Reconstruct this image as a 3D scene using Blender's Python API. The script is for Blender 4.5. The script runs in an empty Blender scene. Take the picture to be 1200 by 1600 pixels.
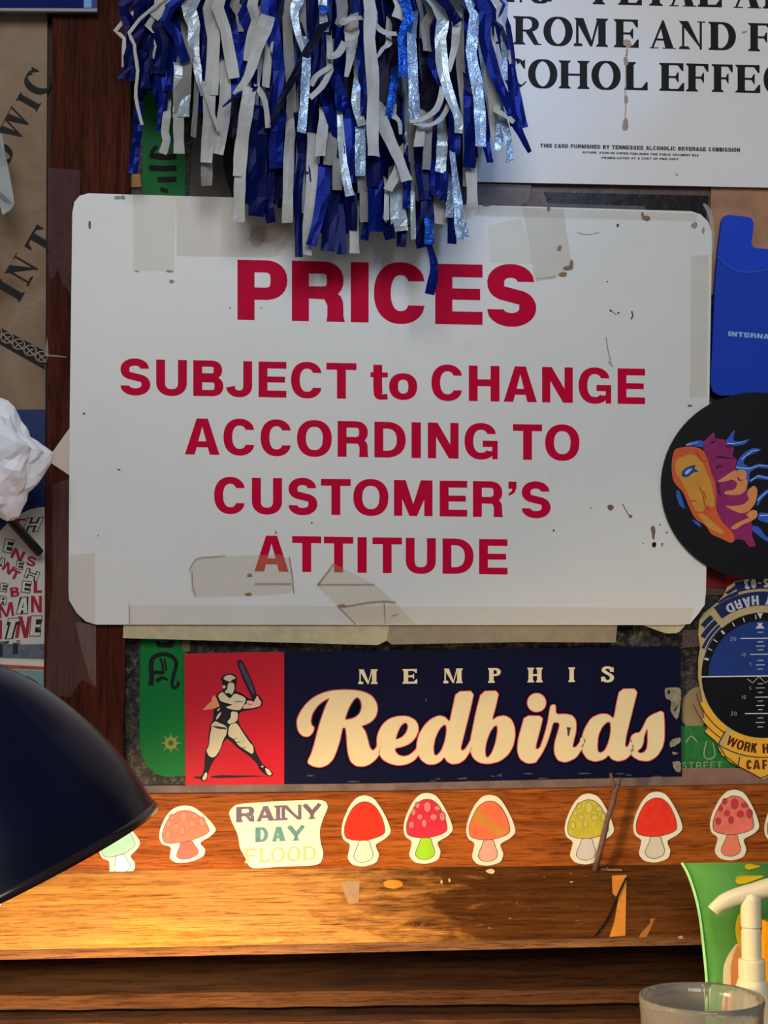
import bpy, bmesh, math, random
from mathutils import Vector, Matrix, noise
from mathutils.geometry import tessellate_polygon
random.seed(7)
SC = bpy.context.scene
COL = SC.collection
# ------------------------------------------------------------------ camera
DIST = 0.9; FPX = 2400.0
YAW = math.radians(5.5); PIT = math.radians(4.2)
FW = Vector((math.sin(YAW)*math.cos(PIT), math.cos(YAW)*math.cos(PIT), math.sin(PIT)))
RT = Vector((math.cos(YAW), -math.sin(YAW), 0))
UP = RT.cross(FW)
CAM = -DIST*FW
cd = bpy.data.cameras.new('camera'); cam = bpy.data.objects.new('camera', cd); COL.objects.link(cam)
cam.matrix_world = Matrix.Translation(CAM) @ Matrix((RT, UP, -FW)).transposed().to_4x4()
cd.sensor_fit = 'HORIZONTAL'; cd.sensor_width = 36; cd.lens = 36*FPX/1200
cd.clip_start = 0.01
SC.camera = cam
# ------------------------------------------------------------------ world, lights, exposure
vs = SC.view_settings
vs.view_transform = 'Standard'; vs.look = 'None'; vs.gamma = 1; vs.use_curve_mapping = False
vs.exposure = 0.0
W = bpy.data.worlds.new('room_ambient'); SC.world = W; W.use_nodes = True
bg = W.node_tree.nodes['Background']
bg.inputs[0].default_value = (0.93, 0.95, 1.0, 1); bg.inputs[1].default_value = 0.17
def aim(o, tgt):
    o.rotation_euler = (Vector(tgt)-o.location).to_track_quat('-Z', 'Y').to_euler()
def area(name, loc, tgt, sx, sy, power, col):
    l = bpy.data.lights.new(name, 'AREA'); l.shape = 'RECTANGLE'; l.size = sx; l.size_y = sy
    l.energy = power; l.color = col
    o = bpy.data.objects.new(name, l); COL.objects.link(o); o.location = loc; aim(o, tgt)
    return o
area('window_light', (-0.15, -2.4, 1.1), (0, 0, 0), 1.3, 1.0, 30, (0.93, 0.96, 1.0))
sl = bpy.data.lights.new('blue_spot', 'SPOT'); sl.energy = 13; sl.color = (0.22, 0.48, 1.0)  # unseen blue spot, its cone kept to the pompom for blue glints
sl.spot_size = math.radians(15); sl.spot_blend = 0.9; sl.shadow_soft_size = 0.04
so = bpy.data.objects.new('blue_spot', sl); COL.objects.link(so); so.location = (0.42, -0.95, 0.62); aim(so, (0.015, 0, 0.245))
# second unseen blue spot, added for the blue sheen on the lamp shade
sl2 = bpy.data.lights.new('blue_spot', 'SPOT'); sl2.energy = 70; sl2.color = (0.10, 0.25, 1.0); sl2.spot_size = math.radians(13); sl2.spot_blend = 1; sl2.shadow_soft_size = .05
so2 = bpy.data.objects.new('blue_spot', sl2); COL.objects.link(so2); so2.location = (-.62, -1.0, .55); aim(so2, (-.235, -.28, -.10))
BULB_STRENGTH = 330.0
BULB_COL = (1.0, 0.72, 0.39)

# ------------------------------------------------------------------ pixel -> point on a real plane parallel to the wall
def at(px, py, d=0.0):
    v = FW*FPX + RT*(px-600) + UP*(800-py)
    return CAM + v*((-d-CAM.y)/v.y)
def Z(ox, oy, s, pts): return [(ox+x/s, oy+y/s) for x, y in pts]
MM = 0.001

# ------------------------------------------------------------------ materials
def lin(c): return tuple(((v/255)/12.92 if v/255 <= .04045 else ((v/255+.055)/1.055)**2.4) for v in c)
MATS = {}
def nt(name):
    m = bpy.data.materials.new(name); m.use_nodes = True
    t = m.node_tree; return m, t, t.nodes['Principled BSDF']
def N(t, typ, **kw):
    n = t.nodes.new(typ)
    for k, v in kw.items(): setattr(n, k, v)
    return n
def coords(t, scale):
    tc = N(t, 'ShaderNodeTexCoord'); mp = N(t, 'ShaderNodeMapping')
    mp.inputs['Scale'].default_value = scale if isinstance(scale, tuple) else (scale,)*3
    t.links.new(tc.outputs['Object'], mp.inputs['Vector']); return mp.outputs[0]
def noise_n(t, vec, scale, detail=4, rough=.6, dist=0):
    n = N(t, 'ShaderNodeTexNoise'); n.inputs['Scale'].default_value = scale
    n.inputs['Detail'].default_value = detail; n.inputs['Roughness'].default_value = rough; n.inputs['Distortion'].default_value = dist
    t.links.new(vec, n.inputs['Vector']); return n.outputs['Fac']
def ramp(t, fac, stops):
    r = N(t, 'ShaderNodeValToRGB'); e = r.color_ramp.elements
    while len(e) < len(stops): e.new(.5)
    for i, (p, c) in enumerate(stops):
        e[i].position = p; e[i].color = (*c, 1) if len(c) == 3 else c
    t.links.new(fac, r.inputs[0]); return r.outputs[0]
def mix(t, fac, a, b, mode='MIX'):
    m = N(t, 'ShaderNodeMix', data_type='RGBA', blend_type=mode)
    for k, v in ((0, fac), (6, a), (7, b)):
        if hasattr(v, 'links') or hasattr(v, 'is_linked'): t.links.new(v, m.inputs[k])
        elif isinstance(v, (int, float)): m.inputs[k].default_value = v
        else: m.inputs[k].default_value = (*v, 1)
    return m.outputs[2]
def bump(t, h, b, strength=.3, dist=.0005):
    n = N(t, 'ShaderNodeBump'); n.inputs['Strength'].default_value = strength; n.inputs['Distance'].default_value = dist
    t.links.new(h, n.inputs['Height']); t.links.new(n.outputs[0], b.inputs['Normal'])
def col(c, rough=.5, var=.12, scale=60, metal=0, spec=.2, bmp=0, coat=0, alpha=1, trans=0):
    """plain printed / painted colour (linear albedo from sRGB) with faint mottling"""
    key = (tuple(c), rough, var, scale, metal, spec, bmp, coat, alpha, trans)
    if key in MATS: return MATS[key]
    m, t, b = nt('surface_%d_%d_%d' % tuple(int(v) for v in c))
    l = lin(c); v = coords(t, 1.0); f = noise_n(t, v, scale, 5)
    t.links.new(ramp(t, f, [(.25, tuple(x*(1-var) for x in l)), (.75, tuple(min(1, x*(1+var)) for x in l))]), b.inputs['Base Color'])
    b.inputs['Roughness'].default_value = rough; b.inputs['Metallic'].default_value = metal
    b.inputs['Specular IOR Level'].default_value = spec
    b.inputs['Coat Weight'].default_value = coat; b.inputs['Coat Roughness'].default_value = .12
    b.inputs['Alpha'].default_value = alpha
    b.inputs['Transmission Weight'].default_value = trans
    if bmp: bump(t, noise_n(t, v, scale*2, 6), b, bmp, .001)
    MATS[key] = m; return m
def wood(name, cd_, cl, axis, rough=.4, flecks=0.0, stain=None, coat=.15, bm=.35, fine=1.0):
    m, t, b = nt(name)
    sc = {'x': (2.2, 40, 40), 'z': (40, 40, 2.2)}[axis]
    v = coords(t, sc)
    g = noise_n(t, v, 5.5*fine, 8, .68, .35); g2 = noise_n(t, v, 24*fine, 6, .75, .15)
    big = noise_n(t, coords(t, {'x': (3, 12, 12), 'z': (12, 12, 3)}[axis]), 3, 3)
    a = ramp(t, g, [(.30, cd_), (.5, tuple((p+q)/2 for p, q in zip(cd_, cl))), (.72, cl)])
    fin = ramp(t, g2, [(.36, (.30, .27, .25)), (.50, (.95, .95, .95)), (.8, (1.18, 1.15, 1.1))])
    c = mix(t, 1.0, a, fin, 'MULTIPLY')
    c = mix(t, 1.0, c, ramp(t, big, [(.3, (.72, .7, .68)), (.7, (1.1, 1.08, 1.05))]), 'MULTIPLY')
    if stain:   # worn dirty stretch of the board, left clean end at x0 -> grimy end at x1
        x0, x1, sc_col = stain
        tc = N(t, 'ShaderNodeTexCoord'); sp = N(t, 'ShaderNodeSeparateXYZ'); t.links.new(tc.outputs['Object'], sp.inputs[0])
        mr = N(t, 'ShaderNodeMapRange'); mr.inputs[1].default_value = x0; mr.inputs[2].default_value = x1
        t.links.new(sp.outputs[0], mr.inputs[0])
        nz = noise_n(t, coords(t, (9, 30, 30)), 4, 6, .65, .5)
        ad = N(t, 'ShaderNodeMath', operation='ADD'); t.links.new(mr.outputs[0], ad.inputs[0]); t.links.new(nz, ad.inputs[1])
        mk_ = ramp(t, ad.outputs[0], [(.72, (0, 0, 0)), (1.0, (1, 1, 1))])
        c = mix(t, mk_, c, mix(t, 1.0, c, sc_col, 'MULTIPLY'))
    if flecks:
        fl = noise_n(t, coords(t, (60, 200, 200) if axis == 'x' else (200, 200, 60)), 3, 3, .6, 1.2)
        c = mix(t, ramp(t, fl, [(.70, (0, 0, 0)), (.76, (flecks,)*3)]), c, (.62, .5, .33))
    t.links.new(c, b.inputs['Base Color'])
    b.inputs['Roughness'].default_value = rough; b.inputs['Specular IOR Level'].default_value = .05; b.inputs['Coat Weight'].default_value = 0; b.inputs['Coat Roughness'].default_value = .25
    bump(t, g2, b, bm, .0006)
    return m

# ------------------------------------------------------------------ mesh helpers
def tri_fill(bm, loops3, flip=False):
    vs_ = [[bm.verts.new(p) for p in lp] for lp in loops3]; flat = [v for l in vs_ for v in l]
    for tr in tessellate_polygon(loops3):
        if len(set(tr)) == 3:
            try: bm.faces.new([flat[i] for i in (tr if not flip else tr[::-1])])
            except ValueError: pass
    return vs_
def link(name, bm, mat, parent=None, smooth=False, fix=True):
    me = bpy.data.meshes.new(name)
    if fix: bmesh.ops.recalc_face_normals(bm, faces=bm.faces)
    root = parent
    while root is not None and root.parent is not None: root = root.parent
    if root is not None: bmesh.ops.translate(bm, verts=bm.verts, vec=-root.location)
    bm.to_mesh(me); bm.free()
    if smooth: me.polygons.foreach_set('use_smooth', [True]*len(me.polygons))
    o = bpy.data.objects.new(name, me); COL.objects.link(o)
    if parent is not None: o.parent = parent
    if mat: me.materials.append(mat)
    return o
def sheet(name, polys, mat, d, parent=None, thick=0.0, dfun=None):
    """polys: each a list of loops (outer, hole ...) in photo pixels, laid on the plane at depth d (m in front of the glass)."""
    bm = bmesh.new()
    f = dfun or (lambda x, y: 0.0)
    for ip, p in enumerate(polys):
        loops = p if isinstance(p[0][0], (tuple, list)) else [p]
        e_ = 0 if thick else (ip % 12)*4e-6
        front = [[at(x, y, d+e_+f(x, y)) for x, y in lp] for lp in loops]
        fv = tri_fill(bm, front)
        if thick:
            back = [[q+Vector((0, thick, 0)) for q in lp] for lp in front]
            bv = tri_fill(bm, back, True)
            for a, b_ in zip(fv, bv):
                n = len(a)
                for i in range(n):
                    try: bm.faces.new((a[i], a[(i+1) % n], b_[(i+1) % n], b_[i]))
                    except ValueError: pass
    if not thick:
        bmesh.ops.recalc_face_normals(bm, faces=bm.faces)
        rev = [fc for fc in bm.faces if fc.normal.y > 0]
        if rev: bmesh.ops.reverse_faces(bm, faces=rev)
    return link(name, bm, mat, parent, fix=bool(thick))
def tag(o, label, cat, group=None, kind=None):
    if label: o['label'] = label
    if cat: o['category'] = cat
    if group: o['group'] = group
    if kind: o['kind'] = kind
    return o
def struct(o): o['kind'] = 'structure'; return o
def thing(name, label, cat, loc, group=None):
    o = bpy.data.objects.new(name, None); COL.objects.link(o); o.location = loc; o.empty_display_size = .01
    return tag(o, label, cat, group)
def lathe(bm, prof, origin, axis, seg=32, cap0=False, cap1=False, side=None):
    axis = axis.normalized(); s = side or axis.orthogonal(); s = (s-axis*s.dot(axis)).normalized(); q = axis.cross(s)
    rings = []
    for r, h in prof:
        rings.append([bm.verts.new(origin+axis*h+(s*math.cos(a)+q*math.sin(a))*max(r, 1e-5)) for a in [2*math.pi*i/seg for i in range(seg)]])
    for A, B in zip(rings, rings[1:]):
        for i in range(seg): bm.faces.new((A[i], A[(i+1) % seg], B[(i+1) % seg], B[i]))
    if cap0: bm.faces.new(rings[0][::-1])
    if cap1: bm.faces.new(rings[-1])
def tube(bm, pts, radii, seg=10, flat=1.0):
    pts = [Vector(p) for p in pts]; rings = []
    if not hasattr(radii, '__len__'): radii = [radii]*len(pts)
    up = Vector((0, 1, 0))
    for i, p in enumerate(pts):
        tg = (pts[min(i+1, len(pts)-1)]-pts[max(i-1, 0)]).normalized()
        a = tg.cross(up); a = a.normalized() if a.length > 1e-4 else Vector((1, 0, 0)); b_ = tg.cross(a)
        rings.append([bm.verts.new(p+(a*math.cos(t)+b_*math.sin(t)*flat)*radii[i]) for t in [2*math.pi*k/seg for k in range(seg)]])
    for A, B in zip(rings, rings[1:]):
        for i in range(seg): bm.faces.new((A[i], A[(i+1) % seg], B[(i+1) % seg], B[i]))
    bm.faces.new(rings[0][::-1]); bm.faces.new(rings[-1])
def cat(pts, n=5, closed=False):
    """Catmull-Rom through pts (any dimension)"""
    out = []; L = len(pts); rng = range(L if closed else L-1)
    g = (lambda i: pts[i % L]) if closed else (lambda i: pts[max(0, min(L-1, i))])
    for i in rng:
        p0, p1, p2, p3 = g(i-1), g(i), g(i+1), g(i+2)
        for k in range(n):
            t = k/n
            out.append(tuple(.5*((2*b)+(c-a)*t+(2*a-5*b+4*c-d_)*t*t+(3*b-a-3*c+d_)*t**3) for a, b, c, d_ in zip(p0, p1, p2, p3)))
    if not closed: out.append(tuple(pts[-1]))
    return out
def chaikin(p, it=1, r=.2):
    for _ in range(it):
        q = []
        for i in range(len(p)):
            a, b = p[i], p[(i+1) % len(p)]
            q += [(a[0]*(1-r)+b[0]*r, a[1]*(1-r)+b[1]*r), (a[0]*r+b[0]*(1-r), a[1]*r+b[1]*(1-r))]
        p = q
    return p
def area2(p): return sum(p[i][0]*p[(i+1) % len(p)][1]-p[(i+1) % len(p)][0]*p[i][1] for i in range(len(p)))
def grow(p, d):
    s = 1 if area2(p) > 0 else -1; out = []; n = len(p)
    for i in range(n):
        a, b, c = p[i-1], p[i], p[(i+1) % n]
        e1 = (b[0]-a[0], b[1]-a[1]); e2 = (c[0]-b[0], c[1]-b[1])
        l1 = math.hypot(*e1) or 1; l2 = math.hypot(*e2) or 1
        nx = e1[1]/l1+e2[1]/l2; ny = -e1[0]/l1-e2[0]/l2; l = math.hypot(nx, ny) or 1
        out.append((b[0]+s*d*nx/l, b[1]+s*d*ny/l))
    return out
def circ(cx, cy, rx, ry=None, n=24, a0=0, a1=360):
    ry = ry or rx; e = n if a1-a0 >= 360 else n+1
    return [(cx+rx*math.cos(math.radians(a0+(a1-a0)*i/n)), cy+ry*math.sin(math.radians(a0+(a1-a0)*i/n))) for i in range(e)]
def line(pts, w, w1=None):
    """polyline of given width as a polygon"""
    L, R = [], []; n = len(pts)
    for i, p in enumerate(pts):
        a = pts[max(i-1, 0)]; b = pts[min(i+1, n-1)]; tx, ty = b[0]-a[0], b[1]-a[1]; l = math.hypot(tx, ty) or 1
        ww = (w if w1 is None else w+(w1-w)*i/max(1, n-1))/2
        L.append((p[0]-ty/l*ww, p[1]+tx/l*ww)); R.append((p[0]+ty/l*ww, p[1]-tx/l*ww))
    return L+R[::-1]
def ring(pts, w):
    return [grow(pts, w/2), grow(pts, -w/2)]
# ------------------------------------------------------------------ letter shapes (unit cap height, y up)
def pen(path, w, h, closed=False, flat=False):
    L, R = [], []; n = len(path)
    for i, p in enumerate(path):
        a = path[(i-1) % n] if closed else path[max(i-1, 0)]; b = path[(i+1) % n] if closed else path[min(i+1, n-1)]
        tx, ty = b[0]-a[0], b[1]-a[1]; l = math.hypot(tx, ty) or 1; tx /= l; ty /= l
        k = math.sqrt((w*ty)**2+(h*tx)**2)/2
        L.append((p[0]-ty*k, p[1]+tx*k)); R.append((p[0]+ty*k, p[1]-tx*k))
    if flat:
        for i in (0, -1): L[i] = (L[i][0], path[i][1]); R[i] = (R[i][0], path[i][1])
    return [L, R] if closed else L+R[::-1]
def sup(cx, cy, a, b, t0, t1, n=18, e=2.25):
    o = []
    for i in range(n+1):
        t = math.radians(t0+(t1-t0)*i/n); c, s = math.cos(t), math.sin(t)
        o.append((cx+a*math.copysign(abs(c)**(2/e), c), cy+b*math.copysign(abs(s)**(2/e), s)))
    return o
def box(x0, y0, x1, y1): return [(x0, y0), (x1, y0), (x1, y1), (x0, y1)]
def bowl(x0, x1, y0, y1, w, h):
    b = (y1-y0)/2-h/2; cy = (y0+y1)/2; a = min(x1-w/2-x0, b*1.0); cx = x1-w/2-a
    return pen([(x0, cy+b)]+sup(cx, cy, a, b, 90, -90, 14)+[(x0, cy-b)], w, h)
def sans(c, W, w, h):
    o = .014
    if c == 'I': return [box(0, 0, W, 1)]
    if c == 'T': return [box(0, 1-h, W, 1), box(W/2-w/2, 0, W/2+w/2, 1-h)]
    if c == 'E': return [box(0, 0, w, 1), box(w, 1-h, W, 1), box(w, 0, W, h), box(w, .5-h*.42, W*.95, .5+h*.45)]
    if c == 'F': return [box(0, 0, w, 1), box(w, 1-h, W, 1), box(w, .44-h*.4, W*.92, .44+h*.5)]
    if c == 'L': return [box(0, 0, w, 1), box(w, 0, W, h)]
    if c == 'H': return [box(0, 0, w, 1), box(W-w, 0, W, 1), box(w, .52-h/2, W-w, .52+h/2)]
    if c == 'N': return [box(0, 0, w*.93, 1), box(W-w*.93, 0, W, 1), [(0, 1), (w*1.08, 1), (W, 0), (W-w*1.08, 0)]]
    if c == 'M': return [box(0, 0, w*.92, 1), box(W-w*.92, 0, W, 1), [(0, 1), (w*1.3, 1), (W/2+w*.42, 0), (W/2-w*.42, 0)], [(W, 1), (W-w*1.3, 1), (W/2-w*.42, 0), (W/2+w*.42, 0)]]
    if c == 'A': return [[(0, 0), (w*1.08, 0), (W/2+w*.02, .80), (W/2, 1), (W/2-w*.62, 1)], [(W, 0), (W-w*1.08, 0), (W/2-w*.02, .80), (W/2, 1), (W/2+w*.62, 1)], box(W*.24, .2, W*.76, .2+h*.88)]
    if c == 'V': return [[(0, 1), (w*1.08, 1), (W/2+w*.4, 0), (W/2-w*.4, 0)], [(W, 1), (W-w*1.08, 1), (W/2-w*.4, 0), (W/2+w*.4, 0)]]
    if c == 'W':
        q = W/4; k = w*.45
        return [line([(k, 1), (q+.02, 0)], w*.9), line([(q, 0), (2*q, .95)], w*.8), line([(2*q, .95), (3*q, 0)], w*.8), line([(3*q, 0), (W-k, 1)], w*.9)]
    if c == 'K': return [box(0, 0, w, 1), line([(w*.6, .38), (W-w*.6, 1)], w*1.05), line([(W*.42, .58), (W-w*.55, 0)], w*1.1)]
    if c == 'Y': return [box(W/2-w/2, 0, W/2+w/2, .45), line([(w*.5, 1), (W/2, .4)], w*1.05), line([(W-w*.5, 1), (W/2, .4)], w*1.05)]
    if c in 'O0': return [pen(sup(W/2, .5, W/2-w/2, .5-h/2+o, 0, 340, 34), w, h, True)]
    if c == 'C': return [pen(sup(W/2, .5, W/2-w/2, .5-h/2+o, 27, 333, 34), w*.98, h, flat=True)]
    if c == 'G': return [pen(sup(W/2, .5, W/2-w/2, .5-h/2+o, 27, 322, 34), w*.98, h, flat=True), box(W-w*.62, 0, W, .52), box(W*.55, .52-h*.92, W-w*.1, .52)]
    if c == 'U': return [pen([(w/2, 1), (w/2, .45)]+sup(W/2, .36, W/2-w/2, .36-h/2+o, 180, 360, 16)+[(W-w/2, .45), (W-w/2, 1)], w, h)]
    if c == 'J': return [pen([(W-w/2, 1), (W-w/2, .42)]+sup(W/2, .32, W/2-w/2, .32-h/2+o, 0, -172, 14), w, h)]
    if c == 'D': return [box(0, 0, w, 1), bowl(w*.6, W, 0, 1, w, h)]
    if c == 'P': return [box(0, 0, w, 1), bowl(w*.6, W, .34, 1, w*.98, h*.95)]
    if c == 'R': return [box(0, 0, w, 1), bowl(w*.6, W*.975, .38, 1, w*.98, h*.95), [(w*.8, .38), (w*.8, .38+h*.9), (W*.80, .50), (W*.92, .43), (W*.965, .33), (W*.975, .08), (W, 0), (W-w*1.08, 0), (W-w*1.03, .10), (W-w*1.03, .27), (W-w*1.2, .37)]]
    if c == 'B': return [box(0, 0, w, 1), bowl(w*.6, W*.96, .47, 1, w*.96, h*.92), bowl(w*.6, W, 0, .56, w, h*.92)]
    if c in 'S5':
        b = (.5-h/2)/2+o/2; a = W/2-w/2
        top = sup(W*.49, .75-h/4+o/2, a-.02, b, 6, 232, 16, 2.1); bot = sup(W*.5, .25+h/4-o/2, a, b, 52, -172, 16, 2.1)
        return [pen(top+bot, w, h*1.06, flat=True)]
    if c == '3': return [pen(cat([(w*.3, .78), (W*.4, .94), (W-w*.5, .78), (W*.45, .53)], 4), w, h), pen(cat([(W*.45, .53), (W-w*.45, .28), (W*.45, .06), (w*.3, .22)], 4), w, h)]
    if c == '-': return [box(0, .42, W, .58)]
    if c == 't': return [pen(cat([(W*.42, .97), (W*.42, .3), (W*.5, .09), (W*.75, .07), (W*.98, .085)], 4), w, h*.8), box(0, .62, W, .62+h*.72)]
    if c == 'o': return [pen(sup(W/2, .37, W/2-w/2, .38-h/2, 0, 340, 30), w, h*.95, True)]
    if c == "'": return [[(W*.05, 1), (W, 1), (W, .82), (W*.75, .68), (W*.1, .60), (W*.05, .66), (W*.45, .74), (W*.5, .8), (W*.05, .8)]]
    return []
def serif(c, W, w, h=.06, sh=.05):
    """bold roman letters"""
    def sf(x, y, s=.09, up=1):   # bracketed slab foot around stem x..x+w
        a, b = x-s, x+w+s
        return [(a, y), (b, y), (b, y+up*sh*.7), (x+w, y+up*sh*1.9), (x, y+up*sh*1.9), (a, y+up*sh*.7)]
    def stem(x, s=.09, t=True, bt=True): return [box(x, 0, x+w, 1)]+([sf(x, 1, s, -1)] if t else [])+([sf(x, 0, s)] if bt else [])
    s = .08
    if c == 'I': return stem((W-w)/2, (W-w)/2)
    if c == 'L': return stem(s, s)+[[(s, 0), (W, 0), (W, .30), (W-.05, .30), (W*.75, h*1.2), (s, h)]]
    if c in 'EF':
        o = stem(s, s, bt=True)+[[(s, 1), (W*.97, 1), (W*.97, .72), (W*.91, .72), (W*.75, 1-h*1.1), (s, 1-h)], box(s+w*.5, .5-h/2, W*.66, .5+h/2), [(W*.62, .5), (W*.74, .32), (W*.78, .32), (W*.78, .68), (W*.74, .68)]]
        if c == 'E': o.append([(s, 0), (W, 0), (W*1.0, .30), (W*.94, .30), (W*.76, h*1.1), (s, h)])
        return o
    if c == 'T': return stem((W-w)/2, .1, t=False)+[[(0, 1), (W, 1), (W, .70), (W-.05, .70), (W*.8, 1-h*1.2), (W*.2, 1-h*1.2), (.05, .70), (0, .70)]]
    if c == 'H': return stem(s, s)+stem(W-s-w, s)+[box(s+w, .5-h/2, W-s-w, .5+h/2)]
    if c == 'N': return [box(s+.05, 0, s+.13, 1), sf(s, 0, s*.8), [(0, 1), (s+w, 1), (W-s-.03, 0), (W-s-.06, 0), (s*.6, .96)], box(W-s-.12, 0, W-s-.04, 1), [(W-s-.2, 1), (W, 1), (W, .96), (W-s-.2, .96)]]
    if c == 'M':
        k = w*.95
        return [box(s-.01, 0, s+.08, 1), sf(s-.07, 0, .02), [(0, 1), (s+k, 1), (W/2+.06, .1), (W/2-.03, .0), (s*.6, .95)], [(W/2-.03, 0), (W/2+.04, .0), (W-s-w+.06, 1), (W-s-w-.03, 1)], box(W-s-w, 0, W-s, 1), sf(W-s-w, 0, s), sf(W-s-w, 1, s, -1)]
    if c == 'A': return [[(W/2-.03, 1), (W/2+.04, 1), (W-s*.9, 0), (W-s*.9-w*1.12, 0), (W/2-w*.25, .72)], line([(W/2, .95), (s*1.1, 0)], .075), sf(-.0+s*.35, 0, .05) if w < .1 else [(0, 0), (.32, 0), (.32, .035), (0, .035)], [(W-w*1.12-.17, 0), (W, 0), (W, .035), (W-w*1.12-.17, .035)], box(W*.27, .28, W*.66, .28+h)]
    if c == 'V': return [[(W/2+.03, 0), (W/2-.04, 0), (s*.9, 1), (s*.9+w*1.12, 1), (W/2+w*.25, .28)], line([(W/2, .05), (W-s*1.1, 1)], .075), [(0, 1), (w*1.1+.17, 1), (w*1.1+.17, .965), (0, .965)], [(W-.3, 1), (W, 1), (W, .965), (W-.3, .965)]]
    if c == 'W': 
        q = W*.58
        return serif('V', q, w)+[[(x+W-q, y) for x, y in p] for p in serif('V', q, w)]
    if c == 'O': return [pen(sup(W/2, .5, W/2-w/2, .5-h/2+.02, 0, 345, 34, 2.0), w, h, True)]
    if c in 'CG':
        o = [pen(sup(W/2, .5, W/2-w/2, .5-h/2+.02, 52, 308, 30, 2.0), w, h*1.1), [(W*.76, .92), (W*.93, 1), (W*.93, .66), (W*.88, .66), (W*.72, .86)]]
        if c == 'C': o.append(pen(cat([(W*.70, .06), (W*.84, .10), (W*.97, .22)], 3), .04, .06))
        else: o += [box(W*.68, .05, W*.68+w*.9, .42), box(W*.58, .40, W, .44)]
        return o
    if c == 'D': return stem(s, s)+[pen([(s, 1-h/2)]+sup(W*.45, .5, W*.55-w/2, .5-h/2, 90, -90, 18, 2.0)+[(s, h/2)], w, h)]
    if c in 'PR':
        o = stem(s, s)+[pen([(s, 1-h/2), (W*.5, 1-h/2)]+sup(W*.5, .73, W*.42-w/2, .27-h/2, 90, -90, 14, 2.0)+[(s, .46+h/2)], w*.95, h)]
        if c == 'R': o += [[(W*.42, .48), (W*.42+w*.95, .48), (W*.90, .05), (W, .04), (W, 0), (W*.74, 0)]]
        return o
    if c == 'S':
        p = [(W*.80, .72), (W*.66, .93), (W*.36, .95), (W*.22, .78), (W*.42, .60), (W*.66, .46), (W*.80, .27), (W*.66, .07), (W*.36, .05), (W*.16, .30)]
        return [pen(cat(p, 4), w*.95, w*.55), [(W*.72, .68), (W*.92, .64), (W*.90, 1.0), (W*.80, .95)], [(W*.05, .36), (W*.24, .32), (W*.16, .03), (W*.06, 0)]]
    return []
def setpolys(polys, fn):
    out = []
    for p in polys:
        if isinstance(p[0][0], (tuple, list)): out.append([[fn(*q) for q in lp] for lp in p])
        else: out.append([fn(*q) for q in p])
    return out
def row(spec, x0, b0, t0, x1, b1, t1, gl, *a):
    """letters placed by their measured left and right edges; baseline and cap line slope"""
    out = []
    for ch, xl, xr in spec:
        k = ((xl+xr)/2-x0)/(x1-x0); b = b0+(b1-b0)*k; t = t0+(t1-t0)*k; H = b-t; sl = (b1-b0)/(x1-x0)
        Wd = (xr-xl)/H
        aa = list(a)
        if ch == 'I' and gl is sans: aa[0] = Wd
        out += setpolys(gl(ch, Wd, *aa), lambda x, y: (xl+x*H, b-y*H+(x*H-(xr-xl)/2)*sl))
    return out
def row_each(parent, mat, d, spec, *a):
    for it in spec: sheet('letter', row([it], *a), mat, d, parent)
def free(word, ox, oy, ux, uy, vx, vy, gl, *a, adv=.12, wid=None):
    """letters along direction u with up direction v (pixels per cap height)"""
    out = []; x = 0
    WD = {'I': .3, 'M': .95, 'W': 1.1, ' ': .35, 'T': .72, 'L': .62, 'E': .66, 'F': .62, '-': .3, 'A': .8, 'C': .75, 'O': .8, '0': .62, '3': .6, 'S': .66, '5': .6, '1': .3, '2': .6}
    for i, ch in enumerate(word):
        w_ = (wid[i] if wid else WD.get(ch, .74)); x_ = x
        out += setpolys(gl(ch, w_, *a), lambda p, q: (ox+(x_+p)*ux+q*vx, oy+(x_+p)*uy+q*vy))
        x += w_+adv
    return out
LY = 0.00008   # one printed layer

# ================================================================== STRUCTURE
Mmirror, t, b = nt('aged_mirror')
v = coords(t, 1.0)
n1 = noise_n(t, v, 45, 8, .72, .6); n2 = noise_n(t, v, 260, 6, .75, .3)  # mottling is mirror age and also paints blurred room reflections
c1 = ramp(t, n1, [(.36, (.006, .005, .005)), (.52, (.020, .016, .014)), (.64, (.07, .058, .045)), (.8, (.14, .12, .09))])
c2 = ramp(t, n2, [(.50, (0, 0, 0)), (.66, (.22, .19, .15)), (.8, (.6, .56, .48))])
t.links.new(mix(t, .55, c1, c2, 'ADD'), b.inputs['Base Color'])
b.inputs['Roughness'].default_value = .32; b.inputs['Specular IOR Level'].default_value = .15
bump(t, n1, b, .5, .002)
struct(sheet('wall_back', [[(150, -700), (2100, -700), (2100, 1290), (150, 1290)]], Mmirror, 0, thick=.004))
struct(sheet('wall_left', [[(-900, -700), (100, -700), (100, 1420), (-900, 1420)]], col((64, 46, 40), .7), 0, thick=.004))
Mdark = wood('dark_panel_wood', (.012, .006, .004), (.050, .022, .011), 'x', .5, coat=.1, bm=.8, fine=.45)
struct(sheet('wall_lower', [[(-900, 1388), (2100, 1350), (2100, 2080), (-900, 2080)]], Mdark, 0.004, thick=.008))
Mstile = wood('mahogany_stile', (.030, .0062, .0036), (.115, .024, .011), 'z', .6, coat=.2, bm=.25)
struct(sheet('trim_1', [grow([(92, -700), (213, -700), (193, 1242), (66, 1244)], 0)], Mstile, .008, thick=.008))
Mrail = wood('orange_rail', (.17, .040, .006), (.47, .135, .022), 'x', .42, coat=.2, bm=.4)
struct(sheet('trim_2', [[(-900, 1254), (200, 1241.5), (600, 1237), (1200, 1226), (2100, 1206), (2100, 1324), (1200, 1349), (600, 1357), (-900, 1370)]], Mrail, .0085, thick=.0085))
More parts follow.
